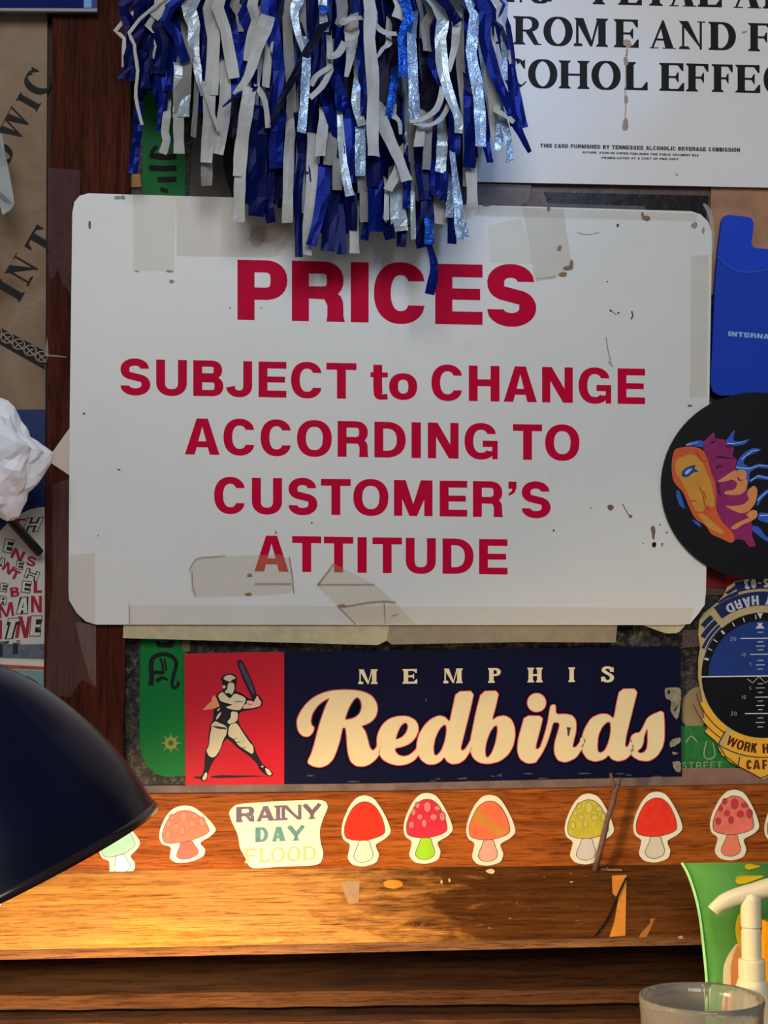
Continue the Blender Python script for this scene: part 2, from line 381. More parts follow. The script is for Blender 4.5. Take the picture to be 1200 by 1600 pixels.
# glass bead along the rail
struct(sheet('trim_3', [[(193, 1228), (600, 1224), (2100, 1190), (2100, 1207), (600, 1238), (193, 1242)]], col((112, 92, 84), .5, .35, 90, bmp=.5), .0035, thick=.0035))
# sloped ledge: back edge on the wall, front edge standing out
def prism_rows(name, rows, mat, parent=None):
    bm = bmesh.new(); R = [[bm.verts.new(p) for p in r] for r in rows]
    for A, B in zip(R, R[1:]):
        for i in range(len(A)-1): bm.faces.new((A[i], A[i+1], B[i+1], B[i]))
    bm.faces.new([r[0] for r in R]); bm.faces.new([r[-1] for r in R][::-1])
    A, B = R[-1], R[0]
    for i in range(len(A)-1): bm.faces.new((A[i], A[i+1], B[i+1], B[i]))
    return link(name, bm, mat, parent)
xs = [-900+40*i for i in range(76)]
def yl(a, b_): return lambda x: a+(b_-a)*(x/1200)
random.seed(3)
DF = .050
chip = lambda x: (random.random()*2.2-1.1)
f1, f2, f3 = yl(1363, 1349), yl(1486, 1462), yl(1500, 1474)
Mledge = wood('worn_ledge_wood', (.28, .11, .02), (.78, .37, .085), 'x', .45, flecks=.7, stain=(-.09, .17, (.20, .15, .13)), coat=.15, bm=.9, fine=1.1)
rows = [[at(x, f1(x), -.002) for x in xs], [at(x, f1(x), .009) for x in xs], [at(x, f2(x)-2.5, DF-.001) for x in xs],
        [at(x, f2(x)+3, DF-.001) for x in xs]]
last = [Vector((p.x, 0, p.z)) for p in rows[-1]]
rows.append(last)
struct(prism_rows('trim_4', rows, Mledge))
Mlip_shade = wood('shaded_lip_wood', (.08, .035, .014), (.30, .14, .055), 'x', .5, bm=.8, fine=1.2)  # ledge wood again, with the lip's shade put into a darker colour
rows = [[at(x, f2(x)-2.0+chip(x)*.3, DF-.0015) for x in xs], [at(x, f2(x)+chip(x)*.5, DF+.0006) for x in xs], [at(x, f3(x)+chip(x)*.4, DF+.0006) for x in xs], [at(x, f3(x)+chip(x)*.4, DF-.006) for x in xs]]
struct(prism_rows('trim_8', rows, Mlip_shade))
# lower ribs of the dark panel (horizontal boards below the ledge)
random.seed(11)
def board(name, y0, y1, d, mat, sl=-.012):
    xx = [-900+60*i for i in range(51)]
    up_ = [(x, y0+sl*x+random.uniform(-1.5, 1.5)) for x in xx]; dn = [(x, y1+sl*x+random.uniform(-1.5, 1.5)) for x in xx][::-1]
    return struct(sheet(name, [up_+dn], mat, d, thick=d))
board('trim_5', 1556, 1579, .010, wood('brown_rib', (.045, .018, .008), (.16, .070, .028), 'x', .5, bm=.6))
board('trim_6', 1602, 1700, .016, wood('brown_rib_low', (.05, .022, .010), (.15, .065, .028), 'x', .5, bm=.6))
# counter under the frame that carries lamp, glass and bottle
CZ = at(600, 1915, .11).z
def boxw(name, x0, x1, y0, y1, z0, z1, mat, parent=None, bev=.002):
    bm = bmesh.new(); bmesh.ops.create_cube(bm, size=1)
    for v_ in bm.verts: v_.co = Vector((x0 if v_.co.x < 0 else x1, y0 if v_.co.y < 0 else y1, z0 if v_.co.z < 0 else z1))
    bmesh.ops.bevel(bm, geom=bm.edges, offset=bev, segments=2, affect='EDGES')
    return link(name, bm, mat, parent)
struct(boxw('trim_7', -.56, .60, -.34, 0.0, CZ-.03, CZ, wood('counter_wood', (.05, .02, .01), (.16, .07, .03), 'x', .35, coat=.4)))

# ================================================================== LEFT BAY
# brown paper poster with roman lettering and a knotwork band
T0 = at(20, 400, .002)
po = thing('paper_poster', 'brown kraft paper poster with slanting roman letters, left of the wooden post', 'poster', at(0, 700, 0.001))
Mkraft, t, b = nt('kraft_paper'); v = coords(t, 1)
nk = noise_n(t, v, 16, 4, .55, .8)
t.links.new(ramp(t, nk, [(.3, lin((104, 78, 56))), (.5, lin((132, 106, 80))), (.72, lin((146, 128, 104)))]), b.inputs['Base Color'])
b.inputs['Roughness'].default_value = .75; bump(t, nk, b, .9, .008)
wav = lambda x, y: .0015*math.sin(y*.02)*math.cos(x*.03)
bm_pts = [(-90, 16), (74, 16), (73, 200), (72, 400), (71, 600), (70, 800), (-90, 800), (-90, 400)]
sheet('sheet', [bm_pts], Mkraft, .003, po, thick=.0004)
Mink = col((16, 12, 14), .6, spec=.2)
pl = []
# "IN T(H..)" running up to the right: u (along line), v (up of letters)
u = (math.cos(math.radians(-62)), math.sin(math.radians(-62))); vv = (math.sin(math.radians(-62)), -math.cos(math.radians(-62)))
def ang_text(word, ox, oy, cap, deg, wid, adv, w=.2):
    a = math.radians(deg); ux, uy = math.cos(a)*cap, -math.sin(a)*cap; vx, vy = -math.sin(a)*cap, -math.cos(a)*cap
    return free(word, ox, oy, ux, uy, vx, vy, serif, w*1.2, .075, .05, adv=adv, wid=wid)
pl += ang_text('I', 30, 473, 44, 60, [.42], .02, .23)
pl += ang_text('N', 43, 449, 42, 60, [.92], .02, .26)
pl += ang_text('T', 74, 406, 42, 60, [.95], 0, .23)
pl += ang_text('O', 12, 264, 38, 72, [.95], 0, .23)
pl += ang_text('W', 28, 226, 37, 62, [1.36], 0, .24)
pl += ang_text('I', 57, 175, 37, 61, [.42], 0, .23)
pl += ang_text('C', 68, 154, 40, 62, [.95], 0, .23)
pl = [p for p in pl]
sheet('lettering', pl, Mink, .003+LY, po)
# knotwork band
bandp = [(-20, 505), (72, 556), (70, 577), (-20, 526)]
sheet('knotwork_band', [[(-20, 501), (71, 549), (70, 578), (-20, 527)]], Mink, .003+LY, po)
kn = []
for k in range(5):
    s0 = -16+k*18; cy = 514+(s0+20)*.54+2
    kn += [ring(circ(s0+9, cy, 9.5, 8, 16), 1.7), line(cat([(s0+2, cy-7), (s0+9, cy+1), (s0+17, cy+9)], 4), 2), line(cat([(s0+3, cy+6), (s0+9, cy), (s0+15, cy-2)], 4), 1.8)]
kn = [p for p in kn]
sheet('knot_line', kn, col((150, 130, 112), .6), .003+2*LY, po)
# dark blue framed edge at the top left
fr = thing('framed_picture', 'dark blue glossy framed picture edge above the brown paper poster at top left', 'picture', at(60, 0, .012))
sheet('panel', [[(-120, -200), (140, -200), (140, 12), (-120, 12)]], col((14, 26, 92), .6, .3, 30, spec=.05), .014, fr, thick=.003)
sheet('bottom_edge', [[(-120, 12), (152, 13), (152, 18), (-120, 16)]], col((120, 125, 128), .3), .0145, fr, thick=.003)
sheet('side_edge', [[(131, -200), (143, -200), (143, 12), (131, 12)]], col((105, 150, 205), .4), .0145, fr, thick=.0015)
sheet('corner_edge', [[(143, -200), (152, -200), (152, 17), (143, 17)]], col((30, 52, 120), .5), .0144, fr, thick=.002)
# navy card, lettered bag
nav = sheet('navy_card', [[(-90, 640), (71, 640), (69, 830), (-90, 830)]], col((10, 38, 88), .5), .0045, thick=.0004)
tag(nav, 'plain navy blue card behind the crumpled white paper', 'card')
lb = thing('lettered_label', 'white round-topped label crowded with red and outlined capitals, lower left behind the lamp', 'label', at(0, 1050, .004))
arc = [(70, 1130), (70, 792)]+[(70-12*i, 792+ (i*i)*1.1) for i in range(1, 12)]+[(-62, 1130)]
sheet('sheet', [arc], col((188, 184, 172), .45, .08, 40, coat=.3), .006, lb, thick=.0005)
Mred = col((150, 12, 45), .5, .05)
reds, outs, fills = [], [], []
def lt(lst, ch, cx, cy, Wd, H, rot=0, w=.27, h=.22, skew=0):
    a = math.radians(rot); c_, s_ = math.cos(a), math.sin(a)
    def f(x, y):
        X = x*H-Wd/2+skew*(y-.5)*H; Y = -(y-.5)*H
        return (cx+X*c_-Y*s_, cy+X*s_+Y*c_)
    lst += setpolys(sans(ch, Wd/H, w, h), f)
def outl(ch, cx, cy, Wd, H, rot=0, skew=0):
    lt(outs, ch, cx, cy, Wd, H, rot, .40, .34, skew); lt(fills, ch, cx, cy, Wd-2.2, H-2.4, rot, .24, .16, skew)
lt(reds, 'T', 27, 818, 22, 14, -4, skew=.5); outl('H', 51, 820, 26, 23, -3, .5)
outl('E', 13, 853, 15, 22, 12); lt(reds, 'N', 28, 867, 19, 17, 25, .3); lt(reds, 'S', 49, 877, 15, 15, 20, .28)
outl('E', 31, 883, 12, 14, 10); lt(reds, 'N', 13, 888, 16, 15, 38, .3); lt(reds, 'T', 24, 898, 13, 15, 25, .3)
outl('H', 50, 898, 22, 16, 20); outl('A', 3, 878, 12, 14, 20)
outl('E', 41, 917, 15, 19, 8); lt(reds, 'L', 59, 917, 13, 19, 0, .3); lt(reds, 'B', 23, 925, 14, 15, -8, .3); outl('E', 6, 918, 12, 14, 12)
outl('A', 36, 946, 19, 27, -3, .2); lt(reds, 'N', 57, 944, 17, 26, 0, .19); lt(reds, 'M', 9, 953, 24, 22, -8, .2); outl('R', 5, 938, 12, 14, 10)
lt(reds, 'A', -2, 984, 14, 30, -4, .18, .15, .2); outl('T', 18, 982, 19, 33, -2, .3); lt(reds, 'N', 36, 980, 20, 34, 0, .17, .15, .15); outl('E', 56, 978, 18, 33, 0, .1)
sheet('red_letter', reds, Mred, .006+LY, lb)
sheet('outlined_letter', outs, Mink, .006+LY, lb); sheet('letter_fill', fills, col((190, 186, 174), .5), .006+2*LY, lb)
sheet('skyline', [[(-40, 1003), (8, 1002), (8, 1006), (20, 1006), (20, 1004), (32, 1004), (32, 1007), (70, 1006), (70, 1030), (-40, 1027)]], col((88, 94, 100), .6, .4, 200), .006+LY, lb)
sheet('dark_block', [[(-10, 1006), (4, 1006), (4, 1026), (-10, 1026)], [(20, 1006), (28, 1006), (28, 1022), (20, 1022)], [(7, 1003), (14, 1001), (14, 1005), (7, 1006)], [(26, 1001), (31, 1000), (31, 1002), (26, 1003)]], col((30, 34, 48), .6), .006+2*LY, lb)
sheet('cream_stripe', [[(-40, 1028), (70, 1034), (70, 1041), (-40, 1035)]], col((205, 195, 172), .5), .006+LY, lb)
sheet('red_stripe', [[(-40, 1036), (70, 1042), (70, 1047), (-40, 1043)]], col((160, 70, 50), .5, .3, 300), .006+LY, lb)
sheet('teal_stripe', [[(-40, 1044), (70, 1048), (70, 1130), (-40, 1130)]], col((110, 140, 138), .5), .006+LY, lb)
sheet('dark_hill', [[(-40, 1056), (12, 1058), (22, 1054), (42, 1056), (56, 1064), (66, 1072), (70, 1080), (70, 1130), (-40, 1130)]], col((46, 30, 28), .6, .4, 200), .006+2*LY, lb)
# rod
bm = bmesh.new(); tube(bm, [at(-70, 714, .05), at(-10, 783, .035), at(30, 828, .022), at(62, 864, .0125)], [.0026, .0026, .0026, .0026], 14)
rd = link('metal_rod', bm, col((20, 20, 24), .35, coat=.3), smooth=False); tag(rd, 'thin black rod slanting down across the lettered label to the wooden post', 'rod')
# crumpled paper
random.seed(5)
bm = bmesh.new(); bmesh.ops.create_icosphere(bm, subdivisions=4, radius=1)
cc = at(-4, 708, .05)
for v_ in bm.verts:
    p = v_.co.copy()
    r = 1+.22*noise.noise(p*1.2+Vector((3, 1, 2)))
    f = noise.voronoi(p*1.25+Vector((.4, 2, 1)))[0]; r += .42*(f[1]-f[0])-.16; f = noise.voronoi(p*3.1)[0]; r += .10*(f[1]-f[0])
    v_.co = Vector((p.x*.0225*r, p.y*.019*r, p.z*.0300*r-max(0, p.x)*.004))
    if p.x > .2: v_.co.z -= .0; v_.co.x += .0075*max(0, 1-abs(p.z-.12)*3.2)
bmesh.ops.translate(bm, verts=bm.verts, vec=cc)
cp = link('crumpled_paper', bm, col((240, 242, 248), .7, .04, 40, bmp=.2)); tag(cp, 'crumpled white paper ball in front of the navy card at the left edge', 'paper')
bm = bmesh.new()
strip = [((-26, 180), (4, 212)), ((-30, 215), (8, 240)), ((-26, 250), (13, 262)), ((-18, 280), (17, 284)), ((-8, 305), (21, 305)), ((-1, 318), (22, 319)), ((4, 336), (17, 328))]
R = [[bm.verts.new(at(a[0], a[1], .03+.002*math.sin(i*1.3))), bm.verts.new(at((a[0]+c[0])/2, (a[1]+c[1])/2, .0325+.002*math.sin(i*2))), bm.verts.new(at(c[0], c[1], .031-.002*math.sin(i)))] for i, (a, c) in enumerate(strip)]
for A, B in zip(R, R[1:]):
    for i in range(2): bm.faces.new((A[i], A[i+1], B[i+1], B[i]))
bmesh.ops.solidify(bm, geom=bm.faces[:], thickness=.0003)
ps = link('paper_strip', bm, col((205, 210, 208), .6, .06, 60, bmp=.2)); tag(ps, 'curled white paper strip hanging in front of the brown poster, upper left edge', 'paper')

# ================================================================== GLASS BACKGROUND: painted reflections and cards behind the signs
# green hanging card
gc = thing('green_card', 'tall green card with black blackletter and gold sun, partly hidden behind the big sign', 'card', at(250, 1213, .001))
gp = [(224, 90), (288, 90), (291, 600), (293, 1212), (262, 1214), (245, 1210), (230, 1198), (221, 1180), (218, 1160), (219, 1000), (221, 500)]
sheet('sheet', [gp], col((20, 118, 52), .4, .1, 30, spec=.08), .0012, gc, thick=.0008)
gl = [[chaikin(Z(200, 990, 6.96, [(305, 75), (345, 78), (345, 100), (440, 98), (440, 75), (500, 75), (495, 140), (470, 155), (325, 150), (305, 130)]))]]
gl += [line(cat(Z(200, 990, 6.96, [(245, 565), (258, 480), (250, 380), (258, 290), (300, 245), (370, 225), (450, 235), (505, 275), (525, 340), (505, 420), (485, 500), (480, 560), (505, 590), (540, 565), (545, 520)]), 5), 8, 5)]
gl += [line(Z(200, 990, 6.96, [(275, 420), (395, 425)]), 6), line(Z(200, 990, 6.96, [(350, 270), (375, 330), (385, 440)]), 4), line(Z(200, 990, 6.96, [(395, 270), (420, 410)]), 3), line(cat(Z(200, 990, 6.96, [(310, 520), (370, 480), (435, 505)]), 4), 7, 4)]
# upper glyphs (seen under the pompom)
gl += [line(cat(Z(180, 130, 6.667, a), 4), w_) for a, w_ in (([(360, 750), (480, 770), (640, 765)], 9), ([(350, 880), (500, 890), (640, 885)], 9), ([(440, 1005), (540, 1005), (640, 1000)], 9), ([(470, 1100), (550, 1130)], 7), ([(370, 760), (400, 690), (440, 660)], 6))]
sheet('blackletter', gl, Mink, .0012+LY, gc)
sun = []
sx_, sy_ = 267, 1161
for k in range(8):
    a = math.radians(45*k); sun.append([(sx_+6*math.cos(a-.35), sy_+6*math.sin(a-.35)), (sx_+17*math.cos(a), sy_+17*math.sin(a)), (sx_+6*math.cos(a+.35), sy_+6*math.sin(a+.35))])
sun.append([circ(sx_, sy_, 9.5), circ(sx_, sy_, 4.2)])
sheet('gold_sun', sun, col((150, 142, 62), .5), .0012+LY, gc)
# old paper, tape and flat colour sheets on the glass between signs
def tape(label, pts, c, alpha, d, rough=.35, group=None, thick=.0002, bmp=.4):
    if alpha > .7: m_ = col(c, rough, .18, 120, alpha=alpha, bmp=bmp); th = thick
    else:
        th = 0; al = alpha*(.34 if d > .0105 else 1)
        m_ = col(tuple(min(255, int(q*k)) for q, k in zip(c, (1.0, .94, .78))) if d > .0105 else c, rough, .2, 120, alpha=al, bmp=bmp)
    o = sheet('tape_strip', [pts], m_, d, thick=th)
    return tag(o, label, 'tape', group)
def paper(name, label, pts, c, d, cat_='paper', rough=.6, var=.2):
    o = sheet(name, [pts], col(c, rough, var, 60, bmp=.3), d, thick=.0003); return tag(o, label, cat_)
paper('paper_scrap', 'small orange paper scrap between green card and wooden post above the sign', [(190, 275), (218, 271), (221, 292), (205, 293), (189, 281)], (190, 140, 84), .0012)
paper('photo_print', 'grey-brown print behind the silver streamers above the sign', [(306, 120), (424, 120), (428, 318), (296, 318)], (96, 88, 80), .0006, 'print')
paper('dark_print', 'dark brown oval print between hanging streamers above the sign', chaikin([(358, 140), (430, 140), (430, 318), (366, 318), (350, 270), (346, 210)]), (42, 24, 24), .0012, 'print')
paper('brown_reflection', 'faded brown photograph in the gap between poster and big sign', [(700, 262), (1120, 280), (1118, 420), (700, 400)], (98, 78, 72), .0006, 'print', .3, .5)  # flat brown sheet paints the mirror's brownish reflection
paper('dark_rectangle', 'black print strip just above the top right corner of the big sign', [(850, 300), (1108, 306), (1100, 360), (872, 350)], (24, 18, 22), .0012, 'print', .25)  # flat near-black rectangle in the gap above the sign
paper('tan_photo', 'tan and peach photograph behind the blue plastic holder', [(1112, 275), (1290, 275), (1290, 470), (1105, 460)], (168, 124, 92), .0018, 'print', .4, .3)
paper('red_card', 'dark red card under the round black sticker', [(1098, 860), (1290, 860), (1290, 925), (1098, 917)], (128, 20, 22), .0012, 'card')
paper('olive_edge', 'olive edge strip below the dark red card', [(1098, 917), (1140, 921), (1138, 930), (1098, 930)], (92, 66, 40), .0016, 'card')
paper('cream_scrap', 'blotchy cream paper scrap between the navy sticker and the dial badge', chaikin([(1066, 1094), (1080, 1076), (1096, 1072), (1101, 1100), (1104, 1136), (1066, 1136)]), (138, 122, 88), .0012)
gs = thing('green_sticker', 'green sticker with pale torn letters left of the yellow badge banner', 'sticker', at(1100, 1200, .001))
sheet('sheet', [[(1064, 1134), (1150, 1134), (1150, 1200), (1064, 1203)]], col((36, 104, 48), .4, .4, 160, bmp=.3), .0013, gs, thick=.0003)
sl_ = free('STREET', 1066, 1202, 11, -.2, 0, -11, sans, .16, .14, adv=.3)+[line(cat([(1104, 1158), (1100, 1180), (1108, 1186), (1117, 1180), (1114, 1160)], 4), 2.2), line(cat([(1072, 1160), (1080, 1150), (1090, 1160)], 4), 2)]
sheet('pale_letter', sl_, col((130, 150, 112), .5), .0016, gs)

# ================================================================== WHITE POSTER upper right
wp = thing('warning_poster', 'white poster with bold black roman capitals about fetal alcohol effects, upper right', 'poster', at(920, 290, .004))
Mposter = col((226, 223, 220), .35, .03, 25, coat=.15)
sheet('sheet', [[(648, -220), (1330, -220), (1330, 297), (1200, 293), (742, 284), (648, 282)]], Mposter, .005, wp, thick=.001)
PT = (serif, .265, .075, .055)
row_each(wp, Mink, .005+LY, [('N', 786, 821), ('G', 824, 864), ('F', 926, 962), ('E', 966, 1003), ('T', 1006, 1044), ('A', 1046, 1088), ('L', 1090, 1128), ('A', 1146, 1190), ('L', 1192, 1230)], 790, 3, -42, 1185, 13, -33, *PT)
row_each(wp, Mink, .005+LY, [('D', 757, 799), ('R', 802, 846), ('O', 849, 895), ('M', 897, 950), ('E', 959, 998), ('A', 1015, 1056), ('N', 1060, 1102), ('D', 1107, 1150), ('F', 1169, 1207), ('E', 1210, 1250)], 820, 69.7, 25.5, 1180, 80, 36, *PT)
row_each(wp, Mink, .005+LY, [('C', 787, 823), ('O', 825, 871), ('H', 873, 921), ('O', 924, 970), ('L', 975, 1012), ('E', 1030, 1069), ('F', 1072, 1108), ('F', 1112, 1146), ('E', 1149, 1188), ('C', 1193, 1232)], 850, 137.5, 93.5, 1170, 145, 101.5, *PT)
def fitrow(txt, x0, y0, x1, y1, H, w=.2, h=.17):
    WD = {'I': .3, ' ': .35}; tot = sum(WD.get(c, .74) for c in txt)+.10*len(txt); k = (x1-x0)/(tot*H); out = []; x = 0
    for c in txt:
        wd = WD.get(c, .74); X = x
        out += setpolys(sans(c, wd, w, h), lambda p, q: (x0+(X+p)*H*k, y0+(y1-y0)*((X+p)/tot)-q*H)); x += wd+.10
    return out
sheet('small_print', fitrow('THIS CARD FURNISHED BY TENNESSEE ALCOHOLIC BEVERAGE COMMISSION', 844, 230.5, 1157, 237.5, 6.2, .26, .24) +
      fitrow('AUTHORIZATION NO COPIES PUBLISHED THIS PUBLIC DOCUMENT WAS', 910, 239.5, 1092, 244.5, 3.2, .26, .24) + fitrow('PROMULGATED AT A COST OF PER COPY', 940, 248, 1061, 250.5, 3.2, .26, .24), col((60, 56, 58), .6), .005+LY, wp)
rust = [chaikin([(974, 62), (984, 62), (988, 72), (980, 75), (976, 70)]), chaikin([(974, 90), (979, 88), (983, 100), (976, 104)]), chaikin([(975, 150), (980, 148), (982, 160), (976, 163)]), chaikin([(974, 186), (981, 184), (982, 203), (972, 204)]), chaikin([(1054, 271), (1060, 272), (1058, 276)]), chaikin([(1158, 50), (1170, 47), (1162, 53)]), line([(980, 76), (979, 88)], 3), line([(978, 104), (977, 148)], 1.2), line([(978, 163), (977, 186)], 1.5)]
o = sheet('rust_mark', rust, col((164, 146, 136), .7, .3), .005+2*LY, wp); o['kind'] = 'stuff'

# ================================================================== THE BIG SIGN
sg = thing('price_sign', 'large white rounded sign with crimson capitals reading PRICES SUBJECT to CHANGE', 'sign', at(600, 976, .01))
sp_ = [(113, 332), (116, 316), (124, 306), (138, 302), (360, 308.5), (700, 319), (1080, 330), (1095, 335), (1106, 346), (1112, 362), (1112.5, 380), (1108, 640), (1103, 925), (1101, 945), (1092, 958), (1078, 975), (1060, 976.5), (600, 976.5), (150, 976), (134, 971), (120, 958), (108, 938), (107, 920), (109, 640)]
Msign, t, b = nt('sign_enamel'); v = coords(t, 1)
ns = noise_n(t, v, 7, 5, .6, .3); n3 = noise_n(t, v, 55, 6, .7, .5)
c0 = ramp(t, ns, [(.3, lin((212, 214, 210))), (.7, lin((222, 221, 215)))])
c0 = mix(t, ramp(t, n3, [(.60, (0, 0, 0)), (.85, (.30, .30, .30))]), c0, lin((190, 176, 150)))
t.links.new(c0, b.inputs['Base Color']); b.inputs['Roughness'].default_value = .38
SD = .0112
sheet('board', [sp_], Msign, SD, sg, thick=.0016)
Mcrim = col((196, 0, 54), .5, .04, 40, spec=.05)
row_each(sg, Mcrim, SD+LY, [('P', 371, 449), ('R', 456, 539), ('I', 548, 576), ('C', 584, 668), ('E', 680, 754), ('S', 760, 838)], 371, 499.6, 405.8, 754, 507.7, 413.5, sans, .285, .215)
row_each(sg, Mcrim, SD+LY, [('S', 187.5, 235), ('U', 244, 292), ('B', 302, 349), ('J', 353, 394), ('E', 404, 447.5), ('C', 454.6, 505), ('T', 510, 557), ('t', 579, 606), ('o', 608, 652), ('C', 674, 724.5), ('H', 732.5, 780.5), ('A', 787, 839), ('N', 847, 895), ('G', 904, 955), ('E', 965, 1008)], 244, 617.5, 561.7, 1008, 631.6, 576.3, sans, .25, .19)
row_each(sg, Mcrim, SD+LY, [('A', 289, 343), ('C', 349, 400), ('C', 407, 457), ('O', 464, 518.5), ('R', 527.5, 576), ('D', 585, 634), ('I', 643, 657.6), ('N', 668.5, 716.5), ('G', 725.7, 777.7), ('T', 801.5, 847), ('O', 851.8, 905.5)], 289, 709.8, 653.5, 825, 718.4, 663, sans, .25, .19)
row_each(sg, Mcrim, SD+LY, [('C', 334.5, 385), ('U', 393.5, 440.7), ('S', 450, 496), ('T', 501.5, 548), ('O', 552, 607), ('M', 615.6, 675.8), ('E', 687, 730), ('R', 739, 786), ("'", 793.7, 807), ('S', 814.5, 860.5)], 400, 803, 746.5, 860, 809, 753.5, sans, .25, .19)
row_each(sg, Mcrim, SD+LY, [('A', 397.5, 451), ('T', 456.5, 502), ('T', 506, 552), ('I', 558.6, 573), ('T', 582, 628), ('U', 634, 681), ('D', 691.5, 740), ('E', 748.6, 793)], 420, 893, 837, 770, 897.4, 842.4, sans, .25, .19)
# rust specks, screw hole, scratches printed into the enamel
random.seed(21)
def blob(cx, cy, r, ry=None, k=.3, n=9): return chaikin([(cx+(r*(1+random.uniform(-k, k)))*math.cos(6.283*i/n), cy+((ry or r)*(1+random.uniform(-k, k)))*math.sin(6.283*i/n)) for i in range(n)])
sp = [blob(954, 485, 2.2), blob(966, 489, 2, 1.5), line([(956, 486), (963, 492)], 1.2), line([(987, 486), (989, 493), (986, 499)], 2.4), blob(949, 440, 1.3), blob(359, 481, 1.2), blob(408, 481, 1.2), blob(185.5, 734, 2.5, 1.6), blob(431, 832, 1.3, 2.4), blob(487, 817, 1.5), blob(153, 837, 1.2), blob(965, 352, 2.2, 3), blob(1078, 634, 4, 1.6),
      blob(923, 794, 1.3), blob(1031, 820, 1.3), blob(1042, 832, 1.4), blob(1035, 850, 1.5), blob(1034, 853, 1.3), blob(1005, 849, 1.5, .8), blob(131, 646, 2, 1.8), blob(865, 829, 1.6, 2.2)]
o = sheet('speck', sp, col((84, 80, 76), .7), SD+LY, sg); o['kind'] = 'stuff'
sp = [blob(140, 351, 2.4, 7), blob(1021, 828, 3.6, 7), blob(1021, 836, 2.2, 8), blob(954, 793, 5, 5, .15), blob(985, 807, 2.8), line([(972, 787), (983, 806)], 1.5), blob(1010, 341, 7, 4), blob(1004, 335, 2, 5), blob(857, 326, 3, 5), blob(760, 321, 6, 2)]
o = sheet('rust_spot', sp, col((128, 96, 84), .7, .3), SD+LY, sg); o['kind'] = 'stuff'
sheet('screw_hole', [blob(1022, 851, 3.8, 4.6, .12)], col((18, 10, 10), .6), SD+2*LY, sg)
sp = [line([(947, 527), (950, 548), (955, 568)], 1.6), line([(950, 565), (958, 573)], 2), blob(1085, 352, 6, 5), blob(1099, 360, 2.5, 5), line(cat([(902, 363), (918, 367), (936, 363)], 3), 1.2), blob(214, 424, 4, 1.3), blob(265, 424, 7, 2), blob(268, 440, 4, 3), line([(395, 364), (391, 372), (386, 376)], .8), blob(183, 309, 6, 3), blob(192, 308, 3.5, 4)]
o = sheet('scratch', sp, col((150, 148, 142), .7), SD+LY, sg); o['kind'] = 'stuff'
# tape residues and yellowed tapes on the sign
TD = SD+.0004
tape('broad yellowed tape patch at the top of the sign left of the pompom', [(208, 304), (275, 306), (272, 424), (208, 423)], (205, 196, 176), .42, TD)
tape('wide beige tape area under the left half of the pompom', [(275, 306.5), (452, 311), (456, 372), (430, 402), (276, 400)], (196, 176, 140), .50, TD)
tape('tan water-stained tape end above the letter P', chaikin([(390, 352), (420, 352), (452, 345), (448, 360), (428, 380), (410, 378), (406, 387), (392, 385)]), (196, 156, 112), .6, TD+.0003)
tape('yellowed tape patch right of the word PRICES with a dirty end', [(816, 324), (880, 326), (894, 418), (874, 432), (836, 436)], (186, 178, 158), .55, TD)
tape('pale tape patch left of the dirty tape near the final S', [(762, 352), (816, 340), (832, 412), (766, 410)], (222, 226, 222), .5, TD)
tape('long thin yellowed tape along the top right edge of the sign', [(742, 320), (1090, 333), (1088, 345), (742, 336)], (192, 184, 164), .5, TD+.0006)
tape('yellowed vertical tape along the right edge of the sign', [(1080, 400), (1108, 398), (1104, 620), (1078, 622)], (200, 190, 160), .5, TD)
tape('yellowed tape on the lower left corner of the sign', [(107, 868), (148, 864), (149, 975), (135, 971), (119, 957), (108, 938)], (205, 190, 156), .5, TD)
tape('torn old tape piece left of the word ATTITUDE', chaikin([(296, 890), (306, 872), (330, 869), (452, 866), (459, 927), (380, 932), (300, 933)], 1, .12), (198, 184, 152), .55, TD)
tape('torn triangular tape below the middle of ATTITUDE', [(494, 914), (520, 880), (585, 912), (616, 940), (650, 975), (560, 975), (528, 948)], (208, 192, 156), .55, TD)
tape('long pale tape strip along the bottom edge of the sign', [(201, 945), (1085, 950), (1078, 975.5), (201, 975.5)], (206, 192, 162), .38, TD+.0003)
crk = [line(cat([(296, 890), (307, 873), (330, 870), (352, 868)], 3), 0.91), line(cat([(300, 892), (301, 915), (306, 932)], 3), 0.84), line([(452, 870), (457, 900), (459, 927)], 1.26), line([(398, 912), (455, 912)], 1.12), line([(496, 914), (518, 886), (521, 880)], 1.26), line([(496, 913), (585, 913)], 1.12), line(cat([(527, 946), (542, 947), (570, 942), (600, 939), (618, 941)], 3), 1.4), line([(528, 947), (556, 975)], 1.12), line([(600, 941), (602, 974)], 0.98), blob(534, 946, 6, 2), blob(390, 898, 4, 2.4), line([(202, 944), (202, 975)], 0.84), line([(612, 962), (622, 959)], 0.91), blob(388, 928, 5, 2), blob(887, 418, 6, 2.5), blob(880, 428, 7, 2.5), blob(893, 412, 3, 8), line([(868, 432), (838, 436)], 0.91), blob(875, 387, 3.5, 4)]
o = sheet('tape_grime', crk, col((150, 122, 92), .7, .3), TD+.0009, sg); o['kind'] = 'stuff'
